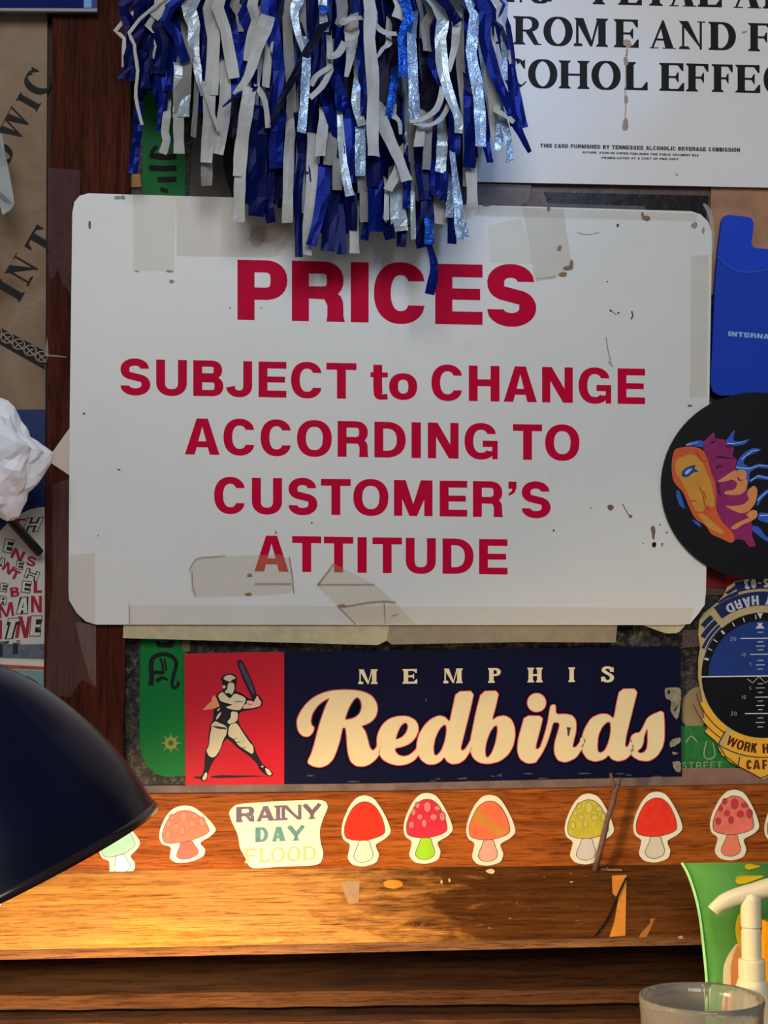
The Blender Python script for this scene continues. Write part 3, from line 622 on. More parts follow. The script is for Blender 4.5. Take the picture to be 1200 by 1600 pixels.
# tapes sticking out around the sign
tape('yellow cellophane tape sticking out below the left half of the sign', [(193, 970), (610, 972), (604, 1001), (590, 1008), (192, 997)], (196, 184, 146), .93, .0095)
tape('brownish clear tape sticking out below the middle of the sign', [(600, 972), (965, 972), (962, 1004), (820, 1003), (612, 1007), (598, 996)], (158, 142, 116), .88, .0094)
tape('small cream tape tip under the lower right corner of the sign', chaikin([(998, 974), (1074, 974), (1060, 989), (1040, 990)], 1, .15), (200, 184, 146), .92, .0093)
tape('clear film tape over the post beside the lower left of the sign', [(82, 757), (110, 748), (110, 930), (130, 975), (150, 978), (150, 1075), (128, 1062), (108, 1090), (72, 1084), (74, 1000), (82, 930)], (150, 118, 112), .15, .0086, .25)
tape('folded clear tape flap below the lower left corner of the sign', [(118, 972), (150, 976), (150, 1074), (140, 1060), (126, 1010)], (176, 150, 140), .2, .0092, .25)
tape('clear tape on the post beside the upper left corner of the sign', [(76, 262), (126, 266), (124, 304), (113, 320), (111, 460), (96, 440), (90, 420), (84, 434), (78, 436), (74, 400)], (128, 92, 104), .13, .0086, .25)
tape('narrow clear tape sliver at the left edge of the post', [(70, 552), (74, 526), (76, 554), (104, 557), (104, 559), (70, 556)], (170, 150, 140), .6, .0087)
paper('paper_corner', 'folded cream paper corner poking out from behind the left edge of the sign', [(73, 719), (112, 664), (112, 745)], (206, 188, 176), .0092, 'paper', .6, .05)
tape('clear curled tape at the upper right corner of the sign', cat([(1098, 318), (1112, 330), (1116, 380), (1112, 402), (1104, 400), (1108, 345)], 3, True), (178, 186, 184), .5, .0098, .2)
tape('clear tape sheet over the gap above the sign right of the pompom', [(742, 287), (830, 289), (826, 312), (810, 324), (742, 318)], (158, 140, 132), .3, .0062, .2)
tape('grey tape strip over the black print above the sign', [(850, 318), (1008, 322), (1008, 334), (852, 326)], (110, 112, 112), .6, .0024)
tape('brown clear tape beside the red card at the right edge of the sign', [(1066, 984), (1100, 984), (1094, 1010), (1066, 1012)], (110, 92, 86), .5, .0022)
tape('long cloudy tape strip under the navy sticker at the right', [(1066, 1200), (1200, 1200), (1330, 1198), (1330, 1222), (1066, 1226)], (140, 108, 96), .75, .0037)
paper('yellow_bit', 'small yellowish paper bit between green card and sign tape', [(285, 1000), (297, 1000), (297, 1018), (285, 1018)], (120, 104, 66), .0016)

# ================================================================== NAVY BALL-CLUB STICKER
RD = .0030
rb = thing('bumper_sticker', 'navy and red bumper sticker with cream script and a batter, under the big sign', 'sticker', at(680, 1230, .002))
Mnavy = col((10, 12, 42), .4, .15, 40, spec=.1)
sheet('navy_field', [[(444, 1018.5), (1063, 1010), (1065, 1217), (444, 1233)]], Mnavy, RD, rb, thick=.0004)
sheet('red_field', [[(288, 1023), (293, 1021), (444, 1018.5), (444, 1233), (290, 1236)]], col((196, 18, 40), .45, .05), RD, rb, thick=.0004)
S6 = lambda p: Z(280, 1010, 6.96, p)
Mbk = col((14, 8, 26), .5)
sil = [(450, 340), (490, 310), (550, 290), (610, 310), (628, 350), (622, 430), (610, 480), (680, 510), (740, 555), (790, 575), (820, 520), (860, 520), (910, 590), (905, 640), (870, 670), (790, 690), (700, 705), (655, 720), (645, 800), (660, 860), (720, 950), (790, 1040), (820, 1090), (830, 1140), (900, 1270), (930, 1300), (1000, 1350), (1025, 1390), (1000, 1415), (950, 1405), (870, 1340), (850, 1280), (760, 1190), (640, 1110), (560, 1030), (515, 1000), (470, 1060), (430, 1180), (385, 1230), (350, 1290), (320, 1360), (310, 1420), (290, 1465), (240, 1465), (225, 1430), (255, 1380), (270, 1340), (280, 1180), (290, 1110), (320, 1070), (320, 960), (340, 850), (370, 790), (370, 680), (400, 660), (420, 640), (400, 560), (410, 520), (440, 490), (480, 480), (470, 400)]
sheet('batter_outline', [chaikin(S6(sil)), chaikin(S6([(630, 160), (650, 143), (682, 148), (742, 258), (805, 400), (842, 520), (830, 610), (800, 590), (775, 530), (697, 370), (636, 210)])),
      S6([(345, 1410), (450, 1400), (800, 1403), (1000, 1412), (450, 1432), (350, 1428)]), S6([(160, 1415), (250, 1416), (240, 1440), (165, 1436)])], Mbk, RD+LY, rb)
cream = [[(475, 350), (510, 315), (560, 308), (605, 330), (612, 352), (570, 362), (560, 388), (520, 375)], [(530, 400), (575, 390), (600, 410), (600, 470), (570, 530), (545, 505), (500, 510), (495, 485), (522, 470)],
         [(420, 530), (470, 490), (520, 545), (555, 570), (600, 510), (680, 535), (730, 570), (700, 640), (660, 695), (560, 685), (500, 660), (590, 635), (530, 620), (445, 595)], [(565, 705), (640, 715), (635, 800), (600, 830), (540, 845), (520, 820), (560, 780)],
         [(350, 850), (390, 810), (430, 830), (480, 850), (520, 880), (520, 950), (480, 1010), (440, 1130), (400, 1190), (365, 1210), (320, 1190), (298, 1140), (300, 1120), (325, 1080), (335, 960), (350, 900)],
         [(540, 880), (560, 848), (620, 830), (650, 870), (700, 950), (770, 1050), (805, 1080), (810, 1150), (790, 1170), (740, 1140), (640, 1075), (600, 1010), (530, 970)], [(280, 1375), (305, 1370), (300, 1430), (270, 1460), (250, 1440)], [(888, 1302), (915, 1295), (915, 1315), (895, 1318)], [(930, 1318), (980, 1340), (1010, 1390), (980, 1405), (950, 1380)],
         [(400, 780), (420, 740), (465, 705), (440, 760), (405, 800)], [(408, 700), (430, 672), (450, 675), (420, 705)]]
sheet('batter_uniform', [chaikin(S6(c_)) for c_ in cream]+[circ(280+488/6.96, 1010+440/6.96, 2.4)], col((214, 202, 166), .5), RD+2*LY, rb)
sheet('batter_arm', [chaikin(S6([(735, 590), (790, 590), (805, 610), (830, 570), (850, 530), (868, 570), (895, 610), (880, 650), (800, 670), (690, 680), (700, 640), (735, 620)]))], col((226, 176, 160), .5), RD+2*LY, rb)
sheet('batter_elbow', [S6([(380, 530), (405, 560), (440, 650), (370, 680), (255, 692), (300, 640), (350, 600), (360, 550)])], col((226, 150, 100), .5), RD+2*LY, rb)
sheet('bat', [chaikin(S6([(650, 170), (675, 165), (730, 270), (790, 400), (820, 510), (805, 530), (720, 370), (655, 220)]))], col((74, 60, 84), .5), RD+2*LY, rb)
sheet('fold_line', [line(S6(a), 1.1) for a in ([(600, 605), (690, 600)], [(500, 850), (530, 900), (510, 970)], [(570, 1010), (630, 1000)], [(610, 1045), (660, 1040)], [(680, 1105), (725, 1100)], [(735, 625), (790, 630)])]+[S6([(355, 870), (400, 865), (500, 880), (520, 905), (420, 895)])], col((60, 46, 50), .5), RD+3*LY, rb)
a1 = lambda p: Z(455, 1030, 6, p); a2 = lambda p: Z(635, 1030, 5.4545, p); a3 = lambda p: Z(840, 1030, 5, p)
Rr = [a1([(57, 560), (90, 490), (140, 420), (210, 360), (290, 320), (380, 295), (500, 288), (620, 293), (700, 315), (760, 350), (800, 410), (808, 470), (795, 530), (755, 580), (700, 610), (655, 625), (695, 680), (715, 750), (735, 830), (765, 862), (800, 830), (815, 780), (850, 800), (825, 890), (790, 940), (740, 980), (680, 1005), (610, 1000), (560, 960), (535, 890), (525, 800), (520, 700), (510, 640), (480, 640), (470, 690), (450, 780), (420, 870), (390, 940), (340, 990), (270, 1015), (200, 1000), (150, 970), (190, 890), (220, 790), (245, 690), (270, 600), (300, 510), (330, 430), (365, 358), (300, 390), (240, 440), (195, 510), (180, 580), (190, 620), (215, 640), (200, 690), (160, 725), (110, 720), (70, 680), (55, 620)]),
      a1([(500, 570), (520, 500), (550, 430), (590, 370), (625, 352), (655, 385), (665, 450), (645, 510), (600, 550), (550, 565)])]
Re = [a1([(805, 740), (820, 680), (860, 610), (920, 560), (1000, 535), (1090, 535), (1160, 570), (1190, 620), (1190, 680), (1160, 740), (1110, 790), (1040, 820), (970, 832), (975, 870), (1010, 905), (1060, 915), (1110, 900), (1160, 860), (1192, 805), (1225, 830), (1200, 890), (1150, 950), (1080, 985), (1000, 995), (920, 975), (860, 940), (825, 885), (805, 820)]),
      a1([(975, 760), (990, 700), (1020, 630), (1060, 592), (1090, 600), (1098, 640), (1080, 690), (1040, 735)])]
Rd = [a2([(90, 720), (105, 650), (150, 570), (210, 510), (280, 482), (330, 495), (370, 540), (395, 420), (425, 278), (577, 272), (545, 420), (515, 540), (480, 680), (460, 760), (475, 785), (510, 760), (548, 690), (570, 740), (540, 785), (500, 850), (450, 885), (390, 893), (345, 870), (325, 830), (290, 870), (240, 895), (180, 895), (130, 860), (105, 820), (90, 770)]),
      a2([(228, 760), (240, 680), (275, 600), (315, 558), (340, 560), (345, 610), (330, 700), (300, 780), (260, 825), (235, 815)])]
Rb = [a2([(545, 700), (565, 600), (595, 450), (640, 275), (790, 270), (760, 400), (725, 525), (780, 490), (840, 482), (890, 510), (920, 570), (925, 660), (905, 750), (860, 820), (790, 870), (700, 892), (620, 880), (570, 840), (545, 780)]),
      a2([(668, 780), (680, 700), (710, 620), (745, 570), (775, 560), (780, 610), (765, 700), (735, 790), (700, 840), (675, 835)])]
Ri = [a2([(1008, 485), (1165, 485), (1140, 590), (1110, 700), (1098, 760), (1120, 772), (1150, 740)])+a3([(20, 690), (50, 610), (80, 500), (95, 400), (105, 360), (140, 355), (140, 432), (220, 430), (270, 440), (300, 480), (300, 560), (280, 640), (270, 690), (300, 690), (330, 650), (352, 600), (380, 640), (345, 700), (300, 770), (220, 805), (160, 790), (130, 730), (135, 650), (160, 570), (175, 510), (160, 492), (120, 492), (100, 570), (70, 660), (30, 740), (0, 782)])+a2([(1100, 880), (1030, 888), (970, 850), (945, 780), (955, 680), (980, 590)])]
Rd2 = [a3([(350, 600), (370, 540), (420, 460), (490, 428), (550, 430), (597, 470), (615, 360), (643, 235), (782, 232), (750, 360), (715, 500), (690, 600), (680, 680), (700, 690), (720, 660), (730, 615), (760, 700), (735, 735), (690, 780), (630, 797), (580, 780), (555, 745), (520, 780), (450, 800), (390, 780), (355, 730), (343, 690)]),
       a3([(465, 690), (470, 600), (500, 530), (540, 490), (570, 490), (575, 550), (560, 640), (530, 710), (495, 735), (470, 725)])]
Rs = [a3([(723, 640), (735, 600), (760, 580), (800, 575), (830, 520), (858, 460), (900, 432), (982, 400), (990, 500), (990, 620), (975, 690), (930, 760), (870, 795), (800, 790), (750, 765), (722, 725)]),
      a3([(830, 600), (862, 525), (860, 690), (835, 728), (800, 738), (775, 718), (810, 690), (826, 650)])]
Rdot = [circ(635+1110/5.4545, 1030+370/5.4545, 14.3)]
script = [[chaikin(l) for l in g] for g in (Rr, Re, Rd, Rb, Ri, Rd2, Rs, Rdot)]
def growg(g, d): return [grow(g[0], d)]+[grow(h_, -d) for h_ in g[1:]]
sheet('letter_shadow', [growg(g, 3.6) for g in script], col((5, 5, 24), .5, spec=.03), RD+LY, rb)
sheet('letter_border', [growg(g, 1.5) for g in script], col((196, 70, 84), .5), RD+2*LY, rb)
joins = [[circ(*a1([p])[0], 3.2, n=10)] for p in ((818, 842), (824, 815), (1198, 845), (1196, 815))]+[[circ(*a2([p])[0], 3.2, n=10)] for p in ((548, 735), (552, 712))]+[[circ(*a3([p])[0], 3.2, n=10)] for p in ((350, 650), (347, 628), (727, 690), (732, 660))]
sheet('letter_join', joins, col((220, 204, 160), .5, .04), RD+3*LY+.00003, rb)
for g in script: sheet('script_letter', [g], col((220, 204, 160), .5, .04), RD+3*LY, rb)
sheet('city_lettering', row([('M', 560, 590), ('E', 629, 652), ('M', 693, 723), ('P', 762.5, 784.5), ('H', 824, 848), ('I', 888, 898.5), ('S', 938, 961)], 560, 1069, 1046, 961, 1065, 1042, serif, .30, .13, .09), col((222, 208, 170), .5), RD+LY, rb)
random.seed(9)
tear = [chaikin(a3(p)) for p in ([(990, 225), (1040, 220), (1120, 222), (1118, 330), (1105, 440), (1085, 475), (1060, 440), (1035, 400), (1045, 320), (1000, 310)], [(1030, 650), (1060, 620), (1120, 610), (1115, 650), (1070, 680), (1035, 690)], [(1045, 720), (1110, 735), (1060, 750)], [(1050, 800), (1120, 795), (1120, 885), (1080, 880), (1060, 840)])]
sheet('torn_patch', tear, col((132, 124, 104), .7, .5, 400, bmp=.5), RD+2*LY, rb)
sheet('tear_hole', [chaikin(a3([(1020, 240), (1040, 245), (1030, 275), (1010, 265)])), a3([(1060, 400), (1110, 340), (1075, 410)])], col((24, 22, 30), .6), RD+3*LY, rb)
sheet('nick', [a3([(225, 530), (265, 535), (255, 550), (245, 600), (235, 600), (232, 550)])], col((60, 50, 44), .6), RD+4*LY, rb)
o = sheet('scuff', [blob(665.8, 1093.5, 1.6, 3.4), blob(782, 1212, 2, 1.5), line([(775, 1213), (784, 1209)], 1.2)]+[blob(random.uniform(450, 1040), random.uniform(1208, 1222), random.uniform(3, 12), 1.2) for _ in range(16)], col((70, 70, 78), .7), RD+LY, rb); o['kind'] = 'stuff'

# ================================================================== RIGHT SIDE STICKERS
bh = thing('blue_card_holder', 'bright blue plastic card holder with notched top, right of the sign', 'card holder', at(1180, 615, .004))
hp = [(1110, 600), (1117, 450), (1121, 400), (1128, 345), (1131, 338), (1138, 335.5), (1170, 339), (1175, 342), (1178, 350), (1174, 380), (1177, 386), (1185, 388), (1262, 392), (1290, 395), (1290, 618), (1125, 618), (1114, 612)]
Mblue = col((2, 62, 196), .5, .06, 30)
sheet('back', [hp], Mblue, .0060, bh, thick=.0030)
pk = [(1110, 600), (1117, 450), (1121, 402)]+cat([(1123, 402), (1140, 418), (1160, 426), (1190, 424), (1215, 416), (1240, 404)], 4)+[(1290, 404), (1290, 618), (1125, 618), (1114, 612)]
sheet('pocket', [pk], col((2, 55, 176), .5, .06, 30), .0072, bh, thick=.0012)
sheet('seam', [line(cat([(1121, 400), (1140, 417), (1160, 425), (1190, 423), (1215, 415), (1240, 403)], 4), 2.5)], col((30, 84, 180), .4), .0075, bh, thick=.0004)
sheet('lettering', fitrow('INTERNATIONAL', 1138, 525, 1258, 534, 7.5, .25, .22), col((150, 178, 218), .5), .0072+LY, bh)

rs = thing('round_sticker', 'round black sticker with an orange face, purple hair and blue lightning', 'sticker', at(1180, 905, .012))
HD = .0132
sheet('disc', [circ(1181, 759, 148, 146, 72)], col((16, 16, 20), .35, .1), HD, rs, thick=.0012)
h5 = lambda p: Z(1000, 590, 4.85, p)
hair = [[(475, 490), (560, 410), (570, 460), (600, 465), (650, 470), (660, 510), (715, 530), (700, 590), (735, 620), (720, 690), (800, 760), (820, 850), (830, 1000), (850, 1110), (850, 1200), (880, 1275), (830, 1285), (785, 1230), (720, 1225), (660, 1150), (610, 1080), (580, 980), (570, 850), (530, 720), (500, 610), (480, 550)]]
bolts = [[(650, 480), (720, 385), (705, 480), (770, 485), (840, 460), (795, 505), (720, 520), (655, 500)], [(750, 610), (800, 560), (860, 530), (925, 545), (850, 580), (800, 600), (780, 650), (830, 680), (900, 650), (970, 665), (1100, 640), (1100, 690), (960, 690), (890, 680), (830, 720), (830, 790), (900, 730), (970, 750), (1100, 770), (1100, 800), (960, 775), (880, 765), (830, 800), (720, 690)],
         [(880, 980), (895, 900), (970, 840), (1100, 820), (1100, 860), (965, 880), (930, 910), (900, 960)], [(900, 1020), (1000, 1030), (1100, 1010), (1100, 1060), (960, 1060), (1000, 1110), (890, 1080)], [(850, 1120), (900, 1130), (960, 1210), (1100, 1260), (1100, 1300), (940, 1230), (850, 1160)],
         [(340, 520), (370, 490), (440, 475), (480, 480), (480, 530), (400, 515)], [(275, 850), (300, 860), (325, 940), (345, 1000), (300, 970), (275, 900)], [(390, 1070), (450, 1100), (470, 1140), (420, 1110)]]
sheet('lightning', [chaikin(h5(p), 1, .15) for p in bolts], col((48, 92, 190), .45), HD+LY, rs)
sheet('lightning_glint', [line(h5(p), 2, .8) for p in ([(660, 500), (720, 500), (800, 480)], [(770, 620), (850, 555), (900, 548)], [(730, 680), (830, 690), (900, 665), (1080, 672)], [(840, 780), (890, 745), (1080, 785)], [(890, 930), (960, 865), (1080, 845)], [(910, 1045), (1080, 1040)], [(350, 510), (440, 490)])], col((150, 196, 236), .45), HD+3*LY, rs)
sheet('hair', [chaikin(h5(hair[0]), 1, .12)], col((138, 34, 96), .5, .2, 250), HD+2*LY, rs)
face = [(265, 540), (330, 525), (400, 520), (475, 545), (510, 610), (540, 720), (570, 800), (580, 900), (575, 970), (590, 1030), (620, 1090), (700, 1170), (722, 1230), (690, 1257), (620, 1220), (540, 1190), (500, 1120), (420, 1075), (370, 980), (330, 870), (250, 790), (238, 680), (245, 600)]
sheet('face', [chaikin(h5(face))], col((206, 92, 44), .5, .1, 150), HD+3*LY, rs)
sheet('face_light', [chaikin(h5([(270, 620), (400, 570), (470, 640), (500, 700), (540, 800), (565, 930), (560, 990), (500, 960), (480, 1020), (420, 1010), (390, 940), (350, 860), (310, 770), (265, 720)])), chaikin(h5([(430, 1030), (480, 1030), (560, 1100), (640, 1170), (620, 1190), (520, 1140)]))], col((206, 144, 56), .5, .1, 150), HD+4*LY, rs)
fing = [[(580, 790), (640, 750), (700, 710), (725, 700), (750, 720), (735, 770), (760, 790), (800, 760), (820, 790), (800, 860), (760, 890), (700, 890), (640, 885), (640, 860), (720, 850), (740, 800), (700, 770), (640, 790)], [(740, 700), (790, 695), (812, 730), (800, 770), (760, 775), (738, 740)], [(820, 850), (860, 815), (890, 840), (888, 900), (870, 960), (820, 1020), (760, 1030), (700, 1005), (640, 970), (700, 975), (790, 960), (830, 920), (810, 890)], [(800, 1040), (850, 1000), (890, 1010), (888, 1060), (830, 1095), (780, 1110), (730, 1150), (680, 1145), (720, 1110), (780, 1080), (830, 1060)]]
sheet('finger', [chaikin(h5(p)) for p in fing], col((216, 140, 84), .5, .1, 200), HD+3*LY, rs)
sheet('crease', [line(cat(h5(p), 3), 1.6) for p in ([(450, 830), (480, 900), (490, 960), (530, 1010)], [(480, 860), (500, 920)], [(430, 560), (460, 620), (500, 640)], [(390, 930), (430, 940)])], col((164, 66, 34), .5), HD+5*LY, rs)
sheet('eye', [chaikin(h5([(312, 740), (325, 700), (370, 672), (425, 660), (410, 690), (450, 712), (400, 720), (370, 750), (330, 755)]))], col((36, 60, 130), .5), HD+5*LY, rs)
sheet('eye_glint', [chaikin(h5([(335, 725), (360, 695), (400, 685), (380, 715), (350, 738)]))], col((150, 176, 226), .5), HD+6*LY, rs)
sheet('hair_shadow', [line(cat(h5(p), 3), 2.4, 1) for p in ([(540, 495), (570, 480), (565, 460)], [(575, 600), (640, 605), (720, 615)], [(580, 690), (600, 665), (630, 680)], [(650, 520), (690, 530)], [(590, 800), (600, 870), (620, 900)])], col((28, 10, 26), .5), HD+4*LY, rs)

# dial badge
bd = thing('dial_badge', 'badge sticker shaped as a cockpit dial with navy banners above and yellow banners below', 'sticker', at(1190, 1216, .004))
BD = .0042; CX, CY = 1192, 1055
left = [(1170, 904), (1150, 908), (1136, 918), (1131, 930), (1120, 942), (1100, 958), (1093, 968), (1091, 990), (1094, 1012), (1091, 1030), (1091, 1060), (1096, 1085), (1100, 1110), (1101, 1130), (1122, 1163), (1124, 1172), (1134, 1183), (1152, 1197), (1172, 1206), (1189, 1217)]
mir = lambda p: [(2*CX-x, y) for x, y in p]
full = left+mir(left)[::-1]
sheet('backing', [full], col((176, 160, 110), .4, .1, coat=.2), BD, bd, thick=.0004)
def band(r0, r1, a0, a1, cx=CX, cy=CY, n=14): return circ(cx, cy, r1, n=n, a0=a0, a1=a1)+circ(cx, cy, r0, n=n, a0=a0, a1=a1)[::-1]
Mnb = col((22, 34, 84), .45)
navy_ = [band(109, 131, 234, 306), band(130, 139, 216, 236) if False else [(1133, 926), (1152, 912), (1153, 919), (1137, 929)], [(1120, 941), (1135, 931), (1153, 923), (1154, 929), (1136, 936), (1123, 943)], band(135, 151, 253, 287)]
navy_ += [band(r0, r1, 197+k, 229) for r0, r1, k in ((97, 105, 7), (107, 115, 15), (117, 125, 22))]
navy_ += [mir(p) for p in navy_[1:3]]+[mir(p) for p in navy_[4:]]
sheet('navy_banner', navy_, Mnb, BD+LY, bd)
Mgold = col((218, 162, 48), .45, .1)
gold_ = [band(99, 128, 61, 119), [(1156, 1183), (1228, 1183), (1228, 1202), (1190, 1215), (1153, 1196)], [(1124, 1168), (1156, 1182), (1153, 1190), (1128, 1180)], [(1135, 1184), (1153, 1191), (1152, 1196), (1140, 1190)]]
gold_ += [band(98, 107, 124, 156), band(109, 117, 124, 144), band(119, 126, 124, 136)]
gold_ += [mir(p) for p in gold_[2:]]
sheet('gold_banner', gold_, Mgold, BD+LY, bd)
sheet('banner_edge', [line(circ(CX, CY, 128.5, n=20, a0=61, a1=125), 1.6), line([(1121, 1165), (1133, 1143)], 1.8), line([(1156, 1183), (1153, 1197)], 1.6), line([(1122, 1163), (1134, 1182), (1155, 1198), (1189, 1216), (1228, 1198)], 1.6), line(circ(CX, CY, 118, n=12, a0=124, a1=158), 1.4), line(circ(CX, CY, 108, n=12, a0=124, a1=165), 1.4)], col((70, 44, 10), .5), BD+2*LY, bd)
sheet('dial_face', [circ(CX, CY, 96, 98, 60)], col((12, 12, 16), .35), BD+2*LY, bd)
sheet('dial_sky', [circ(CX, CY+1, 85, 86, 40, 180, 360)], col((24, 52, 118), .45, .05), BD+3*LY, bd)
sheet('dial_rim', [line(circ(CX, CY, 99, 101, 60, 190, 350), 1.6)], col((176, 168, 160), .4), BD+3*LY, bd)
Mw = col((196, 196, 200), .5)
tk = [line([(1096, 1057.5), (1290, 1055)], 2)]
for y_, w_ in ((997.5, 33), (1022.5, 18), (1089.5, 10), (1115, 26)): tk.append(line([(1190-w_, y_), (1190+w_, y_-.4)], 1.4))
for y_, w_ in ((988, 4.5), (1003, 4.5), (1009.5, 7), (1015.5, 4.5), (1032, 4.5), (1039, 7), (1045.5, 4.5), (1068.5, 4), (1075, 7), (1082, 3.5), (1095.5, 4), (1102.5, 6.5), (1109, 3.5), (1122, 4.5), (1129, 7), (1136, 4.5)): tk.append(line([(1188-w_, y_), (1188+w_, y_-.3)], 1.1))
for a in (196, 206, 216, 227, 240, 251, 263, 277, 289, 300):
    r0, r1 = 88, 95; A = math.radians(a); tk.append(line([(CX+r0*math.cos(A), CY+r0*math.sin(A)), (CX+r1*math.cos(A), CY+r1*math.sin(A))], 3.2 if a in (196, 227, 300) else 1.6))
tk += [[(1183, 958), (1192, 958), (1188, 967)], [(1183, 973.5), (1192, 973.5), (1190, 977), (1195, 982), (1180, 982), (1185, 977)], line([(1168, 1061), (1176, 1067), (1186, 1057), (1196, 1067), (1204, 1061)], 1)]
sheet('dial_mark', tk, Mw, BD+4*LY, bd)
def dig2(x, y, H):  # a "2"
    return [line(cat([(x, y-H*.75), (x+H*.3, y-H), (x+H*.55, y-H*.72), (x+H*.1, y-H*.15), (x, y)], 4), H*.16), line([(x, y-H*.08), (x+H*.6, y-H*.08)], H*.16)]
def dig0(x, y, H): return [[circ(x+H*.3, y-H*.5, H*.34, H*.54, 16), circ(x+H*.3, y-H*.5, H*.18, H*.37, 16)]]
def dig1(x, y, H): return [line([(x, y), (x, y-H)], H*.17)]
def dig5(x, y, H): return [line([(x+H*.5, y-H), (x+H*.05, y-H)], H*.15), line(cat([(x+.05*H, y-H), (x+.03*H, y-H*.55), (x+H*.4, y-H*.6), (x+H*.5, y-H*.3), (x+H*.25, y), (x, y-H*.1)], 3), H*.15)]
nm = dig2(1141, 1001, 6)+dig0(1146.5, 1001, 6)+dig1(1160, 1025.5, 5.5)+dig0(1162, 1025.5, 5.5)+dig5(1171, 1040, 5)+dig5(1171, 1078, 5)+dig1(1160, 1092, 5.5)+dig0(1162, 1092, 5.5)+dig2(1142, 1118, 6)+dig0(1147.5, 1118, 6)
sheet('dial_number', nm, col((136, 140, 150), .5), BD+4*LY, bd)
def arc_text(word, r, a_start, H, w, h, inv, adv, wid=None):
    out = []; a = a_start
    WD = {'W': 1.0, 'O': .72, 'R': .62, 'K': .64, 'H': .64, 'A': .72, 'D': .66, 'Y': .7, ' ': .35, 'C': .6, 'F': .5, 'E': .5, 'L': .5, 'P': .6, 'S': .6, '-': .4, '0': .55, '3': .5}
    for ch in word:
        wd = WD.get(ch, .6); da = math.degrees(wd*H/r); am = a+(da/2 if inv else -da/2); A = math.radians(am)
        bx, by = CX+r*math.cos(A), CY+r*math.sin(A)
        if inv:   # tops point to the centre, text runs leftwards when seen upright (upside-down banner)
            ex, ey = (-math.sin(A), math.cos(A)); 
            f = lambda x, y, ex=ex, ey=ey, A=A, bx=bx, by=by, wd=wd: (bx+(x-wd/2)*H*ex-y*H*math.cos(A), by+(x-wd/2)*H*ey-y*H*math.sin(A))
        else:
            ex, ey = (math.sin(A), -math.cos(A))
            f = lambda x, y, ex=ex, ey=ey, A=A, bx=bx, by=by, wd=wd: (bx+(x-wd/2)*H*ex-y*H*math.cos(A), by+(x-wd/2)*H*ey-y*H*math.sin(A))
        out += setpolys(sans(ch, wd, w, h), f)
        a += (da+math.degrees(adv*H/r)) if inv else -(da+math.degrees(adv*H/r))
    return out
# lower banner WORK HARD, upright: letters stand with feet outward (r = 124), running left to right
sheet('banner_lettering', arc_text('WORK HARD', 122, 118.5, 15, .22, .17, False, .14), col((66, 26, 16), .5), BD+3*LY, bd)
sheet('banner_lettering', row([('C', 1166, 1174.5), ('A', 1176.5, 1188), ('F', 1191, 1198.5), ('E', 1201, 1208), ('', 0, 1)][:4], 1166, 1202, 1187.5, 1208, 1202, 1187, sans, .26, .2), col((90, 36, 20), .5), BD+3*LY, bd)
# upper banner turned upside down: letters D R A H (rotated half a turn) run from the left
def flip_text(items, col_, nm_):
    out = []
    for ch, cx, cy, wd, H, rot in items:
        a = math.radians(rot); c_, s_ = math.cos(a), math.sin(a)
        out += setpolys(sans(ch, wd/H, .26, .2), lambda x, y: (cx+(-(x*H-wd/2))*c_-((y-.5)*H)*s_, cy+(-(x*H-wd/2))*s_+((y-.5)*H)*c_))
    return sheet(nm_, out, col_, BD+2*LY, bd)
flip_text([('D', 1141, 950, 12, 14, -28), ('R', 1153.5, 944.5, 10.5, 14, -20), ('A', 1167, 941, 12, 15, -14), ('H', 1180, 938, 11, 15, -4), ('Y', 1201, 938, 10, 14, 4)], col((182, 186, 198), .5), 'banner_lettering')
flip_text([('3', 1167, 913, 8, 15, -8), ('0', 1177.5, 912, 8, 14, -4), ('-', 1187, 911, 6, 13, 0), ('S', 1197, 911, 8, 14, 3)], col((200, 202, 196), .5), 'class_lettering')

